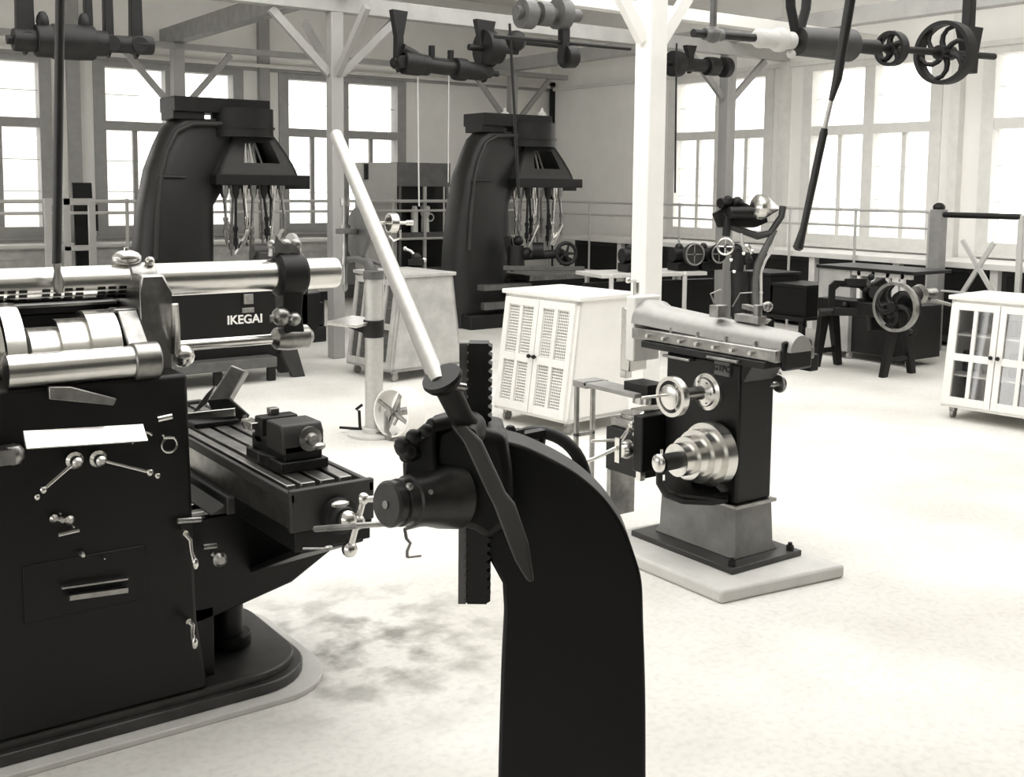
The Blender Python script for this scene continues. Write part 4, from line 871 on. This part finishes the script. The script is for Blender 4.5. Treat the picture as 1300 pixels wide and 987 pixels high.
# bench chest behind the hacksaw
cb=thing('tool_chest','mottled grey chest bench with dark top behind the power hacksaw','chest',(9.0,7.3,0)); c0=PZ(1036,450,0); 
a=V((c0.x,c0.y,0)); zt=.87
x0,y0=a.x,a.y
MB().box(x0-.02,x0+.55,y0-1.05,y0+.02,zt-.03,zt).build('chest_top',DRK,cb,bev=.004)
MB().box(x0,x0+.5,y0-.36,y0,.07,zt-.03).build('chest_body',MOT,cb,bev=.004)
MB().box(x0+.05,x0+.5,y0-1.0,y0-.36,.07,.55).build('lower_box',DRK,cb,bev=.004)
for yy in (y0-.04,y0-.34,y0-.98): MB().cyl((x0+.06,yy-.015,.035),(x0+.06,yy+.015,.035),.035,n=14).build('castor',PAL,cb)
for i in range(4): 
    yy=y0-.44-i*.155; MB().box(x0+.02,x0+.05,yy-.018,yy+.018,.55,zt-.03).build('white_bar',WHT,cb)
MB().box(x0+.02,x0+.05,y0-1.0,y0-.36,zt-.075,zt-.03).build('white_rail',WHT,cb)
# two black chests on a low table
lt=thing('low_table','low dark table carrying two black chests near the right bench','table',(9.0,8.6,0)); p=PD(1000,410,11.4)
tx,ty=p.x,p.y; tz=.32
MB().box(tx-.30,tx+.30,ty-.45,ty+.50,tz-.03,tz).build('table_top',DRK,lt,bev=.004)
for sx in (-.26,.26):
    for sy in (-.40,.45): MB().box(tx+sx-.025,tx+sx+.025,ty+sy-.025,ty+sy+.025,0,tz-.03).build('leg',DRK,lt)
def chest(y0,y1,h,lab):
    t=thing('black_chest',lab,'chest',(tx,(y0+y1)/2,tz)); MB().box(tx-.25,tx+.2,y0,y1,tz,tz+h).build('chest_body',BLK,t,bev=.006); MB().box(tx-.265,tx+.215,y0-.01,y1+.01,tz+h,tz+h+.03).build('lid',DRK,t,bev=.004)
chest(ty+.03,ty+.48,.38,'taller black chest next to the tool grinder pedestal'); chest(ty-.43,ty+.0,.29,'lower black chest nearer the grey chest bench')
# tool grinder on a forked pedestal
G=lambda px,py,d=9.4: PD(px,py,d)
tg=thing('tool_grinder','dark tool grinder with polished hood on a forked pedestal','grinder',tuple(PZ(955,440,0)))
gb=PZ(955,470,0); gz=V((G(962,400).x,G(962,400).y,0))
MB().lathe(gz,Z1,[(0,.22),(.03,.21),(.05,.10),(.45,.085),(.48,.12)],24).build('pedestal',STD,tg)
b=MB(); b.tube([G(960,412),G(958,360),G(962,335),G(972,315),G(984,292)],[.04,.032,.032,.03,.024],12); b.build('forked_arm',MID,tg,label='pale curved pedestal arm')
b=MB(); b.tube([G(966,395),G(966,345),G(972,330),G(980,318),G(985,296)],.013,8).ball(G(966,372),.018,8); b.build('pipe_line',PAL,tg)
MB().cyl(G(945,415),G(941,290),.016,n=10).build('front_rod',PAL,tg)
b=MB(); b.prism([G(908,270),G(918,264),G(918,252),G(938,254),G(955,262),G(972,266),G(975,282),G(962,288),G(915,288)],F_*.16); b.cyl(G(914,258,9.35),G(940,258,9.5),.045,n=14).cyl(G(925,270,9.3),G(960,270,9.35),.05,n=16).ball(G(924,254),.04,10).ball(G(936,257),.05,10); b.build('grinder_body',BLK,tg,bev=.006)
b=MB(); b.lathe(G(955,262,9.3),r_*.9-Z1*.05+F_*.25,[(0,.02),(.01,.07),(.04,.105),(.09,.11),(.14,.085),(.19,.05),(.24,.02)],28); b.build('hood',STL,tg,label='polished steel hood')
b=MB(); b.tube([G(994,262),G(992,275),G(985,285),G(978,296),G(962,300),G(945,294),G(925,288)],[.03,.028,.028,.03,.032,.03,.02],10); b.build('swept_bracket',GRM,tg)
b=MB(); b.cyl(G(922,300),G(924,275),.035,n=12).tube([G(920,270),G(926,284),G(930,290)],.02,8); b.build('lower_knuckle',DRK,tg)
b=MB(); c=G(921,313,9.3); b.torus(c,F_+r_*.5,.068,.010,28,8); b.spokes(c,F_+r_*.5,.012,.065,4,.007); b.build('handwheel',STL,tg,label='bright small handwheel')
b=MB(); b.ball(G(934,318),.06,12).ball(G(948,330),.05,10).tube([G(921,313),G(935,320),G(950,325)],.025,8).cyl(G(935,345),G(938,320),.06,n=12).cyl(G(940,420),G(938,345),.07,n=16); b.build('gear_column',DRK,tg)
b=MB()
for i,(x,y) in enumerate(((928,330),(948,312),(955,318),(944,322),(932,345))): b.ball(G(x,y,9.25),.018,8)
b.cyl(G(948,310,9.3),G(955,322,9.3),.02,n=8); b.build('bright_fittings',STL,tg)
# bench with small machines between white post and grinder
H=lambda px,py,d=10.6: PD(px,py,d)
mt=thing('machine_bench','low bench with bright edge carrying small machines behind the shaper','bench',tuple(PZ(869,460,0)))
p0=PZ(764,349,.8);p1=PZ(898,345,.8); e=(p1-p0).normalized(); nn=V((-e.y,e.x,0))
MB().prism([p0,p1,p1+nn*.5,p0+nn*.5],Z1*-.035).build('bench_top',PAL,mt,bev=.004)
for q in (p0+e*.1,p0.lerp(p1,.78),p1+nn*.45-e*.05,p0+nn*.45+e*.1): MB().cyl((q.x,q.y,.0),(q.x,q.y,.77),.022,n=12).ball((q.x,q.y,.78),.03,10).build('pipe_leg',PAL,mt)
MB().prism([p0+nn*.3-Z1*.1,p1+nn*.3+e*.3-Z1*.1,p1+nn*.35+e*.3-Z1*.1,p0+nn*.35-Z1*.1],Z1*-.5).build('shade_board',BLK,mt)  # black sheet put in as the shadow under the bench
def small_machine(lab,px,d,kind,R=.10):
    c=PD(px,325,d); q=p0+e*((V((c.x,c.y,0))-V((p0.x,p0.y,0))).dot(e))+nn*.2; q.z=.803
    t=thing('bench_machine',lab,'bench machine',tuple(q),'small machines on the low bench')
    MB().obox(q+Z1*.04,e*.24,nn*.18,Z1*.08).build('foot',BLK,t,bev=.008)
    b=MB(); b.cyl(q+Z1*.15-e*.13,q+Z1*.15+e*.13,.07,n=20).beam(q+Z1*.06,q+Z1*.14,.1,.1).ball(q+Z1*.22-e*.05,.04,10); b.build('body',DRK,t)
    b=MB(); wc=q+Z1*.16-nn*.12+e*.02; b.lathe(wc,-nn,[(0,.02),(.0,R),(.02,R*1.04),(.035,R),(.035,.02)],30); b.build('face_plate',GRM if kind else BLK,t)
    b=MB(); b.torus(wc-nn*.05,nn,R*.95,.008,30,8); b.spokes(wc-nn*.04,nn,.01,R*.9,4,.006); b.build('handwheel_rim',STD,t)
    MB().box(q.x-.03,q.x+.03,q.y-.03,q.y+.03,1.0,1.03).cyl(q+Z1*.18,q+Z1*.22,.02,n=10).build('top_cap',STD,t)
small_machine('small dark bench machine just left of the white post',783,10.6,0,.07)
small_machine('dark bench machine with round face plate right of the white post',864,10.6,1,.105)
small_machine('dark bench machine with bright loop next to the grinder',905,10.6,0,.09)
# timber fence post, gate and crossed braces at right
gp=thing('gate_post','weathered grey gate post with knob top near the right wall','post',(9.77,6.4,0))
MB().box(9.71,9.83,6.34,6.46,0,1.40).build('post_shaft',mat('gate_timber',.30,.65,noise=.3,nscale=8),gp,bev=.006); MB().ball((9.77,6.4,1.42),.06,14,(1,1,.8)).build('knob',DRK,gp)
gt=thing('barrier_gate','low barrier of a dark top bar and crossed pale braces at right','gate',(9.77,5.8,0))
MB().cyl((9.77,6.34,1.35),(9.77,5.55,1.35),.028,n=12).build('top_bar',DRK,gt)
MB().box(9.75,9.79,5.52,5.57,0,1.37).build('end_upright',PAL,gt,bev=.003)
for a,b_ in (((1222,305),(1264,378)),((1262,308),(1218,378))): MB().beam(PX(*a,9.80),PX(*b_,9.80),.03,.04).build('crossed_brace',PAL,gt)
MB().cyl((9.77,6.34,.60),(9.77,5.57,.60),.012,n=8).build('lower_bar',PAL,gt)

# ================================================================ OVERHEAD SHAFTS
def countershaft(lab,p0,p1,ztop,items,hang,r=.028,grp='belt countershafts under the beams'):
    p0=V(p0);p1=V(p1);ax=(p1-p0).normalized();L=(p1-p0).length
    t=thing('countershaft',lab,'countershaft',(p0.x,p0.y,p0.z),grp)
    MB().cyl(p0,p1,r,n=14).build('shaft',DRK,t)
    for u,R,w in items:
        c=p0+ax*(L*u); b=MB(); 
        if R>.17: b.rim(c,ax,R,.03,w,40); b.spokes(c,ax,.03,R-.02,6,.02,curve=.5); b.cyl(c-ax*w*.6,c+ax*w*.6,.055,n=16)
        else: b.lathe(c-ax*w/2,ax,[(0,R*.93),(w*.04,R),(w/2,R*1.03),(w*.96,R),(w,R*.93)],28)
        b.build('pulley',DRK,t)
    for u,w in hang:
        c=p0+ax*(L*u); b=MB(); h=ztop-c.z
        b.prism([c+ax*-w*.5+Z1*h,c+ax*w*.5+Z1*h,c+ax*w*.22+Z1*(h*.5),c+ax*w*.25,c-Z1*.09,c-ax*w*.25,c-ax*w*.22+Z1*(h*.5)],Y1*.07); b.cyl(c-Y1*.06,c+Y1*.10,.055,n=14); b.build('hanger',DRK,t,bev=.006)
    return t
cs=countershaft('dark countershaft with pulleys hanging above the middle storage rack',PY(500,78,8.6),PY(632,94,8.6),3.12,[(.16,.10,.18),(.27,.09,.10),(.45,.065,.35),(.62,.10,.12),(.74,.08,.25)],[(.06,.16),(.88,.22)])
c=PY(618,62,8.6); b=MB(); b.cyl(c-X1*.05,c+X1*.05,.17,n=26).cyl(c+X1*.06,c+X1*.14,.13,n=24).cyl(c-X1*.2,c+X1*.35,.03,n=10); b.build('clutch_pulley',DRK,cs)
c=PY(655,52,8.6); MB().ball(c,.10,14).cyl(c-X1*.12,c+X1*.5,.03,n=10).build('coupling',DRK,cs)
b=MB(); b.cyl(PY(510,62,8.6),PY(528,72,8.6),.05,n=12).cyl(PY(520,70,8.6),PY(600,82,8.6),.018,n=8).cyl(PY(548,72,8.6),PY(548,58,8.6),.03,n=8).cyl(PY(572,80,8.6),PY(572,64,8.6),.03,n=8); b.build('shifter_bar',DRK,cs)
cs=countershaft('dark countershaft beside the weathered post above the shaper',PY(842,80,8.7),PY(926,86,8.7),3.12,[(.18,.135,.12),(.45,.07,.45),(.72,.10,.16),(.93,.11,.09)],[(.42,.16)])
cs=countershaft('blurred dark countershaft with pulleys at the top left corner',PY(8,50,7.4),PY(192,58,7.4),3.13,[(.12,.07,.14),(.30,.10,.20),(.44,.11,.26),(.60,.08,.14),(.78,.055,.30),(.93,.06,.14)],[(.13,.22),(.56,.10),(.70,.12),(.90,.16)])
b=MB()
for px,py in ((54,28),(107,30)): b.ball(PY(px,py,7.4),.05,12,(.8,.8,1.4)); b.cyl(PY(px,py,7.4),PY(px,50,7.4),.022,n=8)
b.build('shifter_fork',DRK,cs)
# main line shaft with large spoked wheel at top right
P0=PY(880,42,4.6);P1=PY(1262,72,4.6); ls=thing('line_shaft','main line shaft with drum and large spoked wheel at the top right','line shaft',tuple(P0)); ax=(P1-P0).normalized()
MB().cyl(P0,P1,.024,n=14).build('shaft',DRK,ls)
L5=lambda px,py: PY(px,py,4.6)
def onsh(px): 
    c=L5(px,50); return P0+ax*((c-P0).dot(ax))
c=onsh(1200); b=MB(); b.rim(c,ax,.218,.028,.10,48); b.build('wheel_rim',DRK,ls); b=MB(); b.spokes(c,ax,.04,.20,6,.018,curve=.75,ph=.2); b.cyl(c-ax*.08,c+ax*.08,.05,n=16); b.build('wheel_spokes',DRK,ls)
c=onsh(1132); b=MB(); b.rim(c,ax,.115,.02,.07,36); b.lathe(c-ax*.03,ax,[(0,.04),(.06,.04)],16); b.spokes(c,ax,.03,.105,5,.02,curve=.6); b.build('small_pulley',DRK,ls)
MB().cyl(onsh(1085),onsh(1112),.045,.05,16).build('collar',DRK,ls)
a=onsh(1012);d=onsh(1078); MB().lathe(a,ax,[(0,.03),(0,.088),((d-a).length*.5,.095),((d-a).length,.105),((d-a).length,.03)],32).build('belt_drum',GRM,ls)
a=onsh(965);d=onsh(1005); b=MB(); b.cyl(a,d,.055,n=18).ball(a,.06,12).ball(a.lerp(d,.6),.075,14).ball(d-Z1*.08,.03,8); b.build('shaft_bearing',PAL,ls,label='pale painted bearing block')
c=onsh(1012)+Z1*.0; h=3.27
b=MB(); zt3=c.z
for s in (-1,1): b.tube([c+X1*.0+V((s*.02,0,.06)),c+V((s*.07,0,.2)),c+V((s*.12,0,h-zt3))],.03,10)
b.build('twin_hanger',DRK,ls)
c=onsh(1248); b=MB(); hh=3.27-c.z
b.prism([c+V((-.26,0,.20)),c+V((.0,0,.20)),c+V((-.04,0,.04)),c+V((-.05,0,-.13)),c+V((-.16,0,-.13)),c+V((-.20,0,.06))],Y1*.07)
b.beam(c+V((-.14,.035,.19)),c+V((-.14,.035,hh)),.07,.07); b.build('wheel_hanger',DRK,ls,bev=.006)
c=onsh(905); b=MB(); b.ball(c,.05,12).cyl(c-ax*.07,c+ax*.07,.035,n=12).cyl(c,V((c.x,c.y,3.27)),.02,n=8); b.build('coupling',MID,ls)
# small shafting near the top centre
tc_=thing('overhead_drive','dark cluster of pulleys right at the top centre','drive',tuple(PY(700,20,6.9)))
b=MB(); b.cyl(PY(655,15,6.9),PY(735,20,6.9),.05,n=14)
for px,R in ((668,.11),(690,.09),(712,.12)): c=PY(px,18,6.9); b.cyl(c-X1*.05,c+X1*.05,R,n=22)
b.build('pulley_cluster',MID,tc_); c=PY(716,40,6.9); MB().beam((c.x,6.9,3.4),(c.x,6.9,c.z-.25),.07,.07).build('drop_hanger',DRK,tc_,bev=.004)
MB().cyl(PY(628,46,6.9),PY(800,62,6.9),.016,n=8).cyl(PY(716,72,6.9),PY(728,72,6.9),.09,n=14).build('cross_rod',DRK,tc_)
# belt rods and cords
def rod(lab,a,b_,y,r,m,nm='hanging_rod'): tag(at(PY(*a,y)).cyl(PY(*a,y),PY(*b_,y),r,n=8).build(nm,m),lab,'rod')
rod('thin dark pull rod hanging in front of the middle drilling machine',(647,30),(659,252),8.3,.013,DRK)
rod('thin dark pull rod hanging beside the right edge of the white post',(859,55),(857,245),8.5,.010,DRK)
rod('thin pale cord hanging from the left end of the middle countershaft',(530,70),(532,262),8.6,.007,PAL,'hanging_line')
rod('thin pale cord hanging from the centre of the middle countershaft',(570,68),(569,232),8.6,.005,PAL,'hanging_line')
# long belt shifter handle, right
bh=thing('hanging_belt_shifter','long dark slanting belt shifter handle with knob end at upper right','handle',tuple(PD(1045,150,4.2)))
a=PD(1086,-40,4.1);b1=PD(1063,100,4.2);b2=PD(1055,128,4.22);b3=PD(1047,163,4.24);b4=PD(1020,290,4.35);b5=PD(1013,315,4.37)
MB().tube([a,b1,b2],[.020,.0185,.010],14).build('upper_rod',ROD,bh)
MB().tube([b2,b3],[.0095,.0095],12).build('bare_joint',PIPE,bh,label='bare pale metal joint of the rod')
MB().tube([b3,b3.lerp(b4,.05),b4,b4.lerp(b5,.3),b5,b5.lerp(b4,-.12)],[.012,.016,.014,.016,.021,.012],14).build('lower_rod',ROD,bh)

# small casting standing on the grey cabinet
cp=PD(566,343,9.9); q=V((5.02,8.45,.878)); t=thing('small_casting','small dark casting with pale knobs standing on the mottled grey cabinet','casting',tuple(q))
MB().obox(q+Z1*.03,r_*.14,F_*.08,Z1*.05).ball(q+Z1*.07,.045,12).build('casting_body',DRK,t,bev=.004); MB().tube([q+Z1*.08,q+Z1*.13-r_*.05,q+Z1*.15-r_*.10],.012,8).ball(q+Z1*.15-r_*.10,.02,10).ball(q+Z1*.05+r_*.07,.022,10).build('pale_arm',STL,t)

# ================================================================ LIGHT
w=bpy.data.worlds.new('sky'); sc.world=w; w.use_nodes=True
bg=w.node_tree.nodes['Background']; bg.inputs[0].default_value=(1.0,.985,.95,1); bg.inputs[1].default_value=1.5
sc.view_settings.exposure=1.25
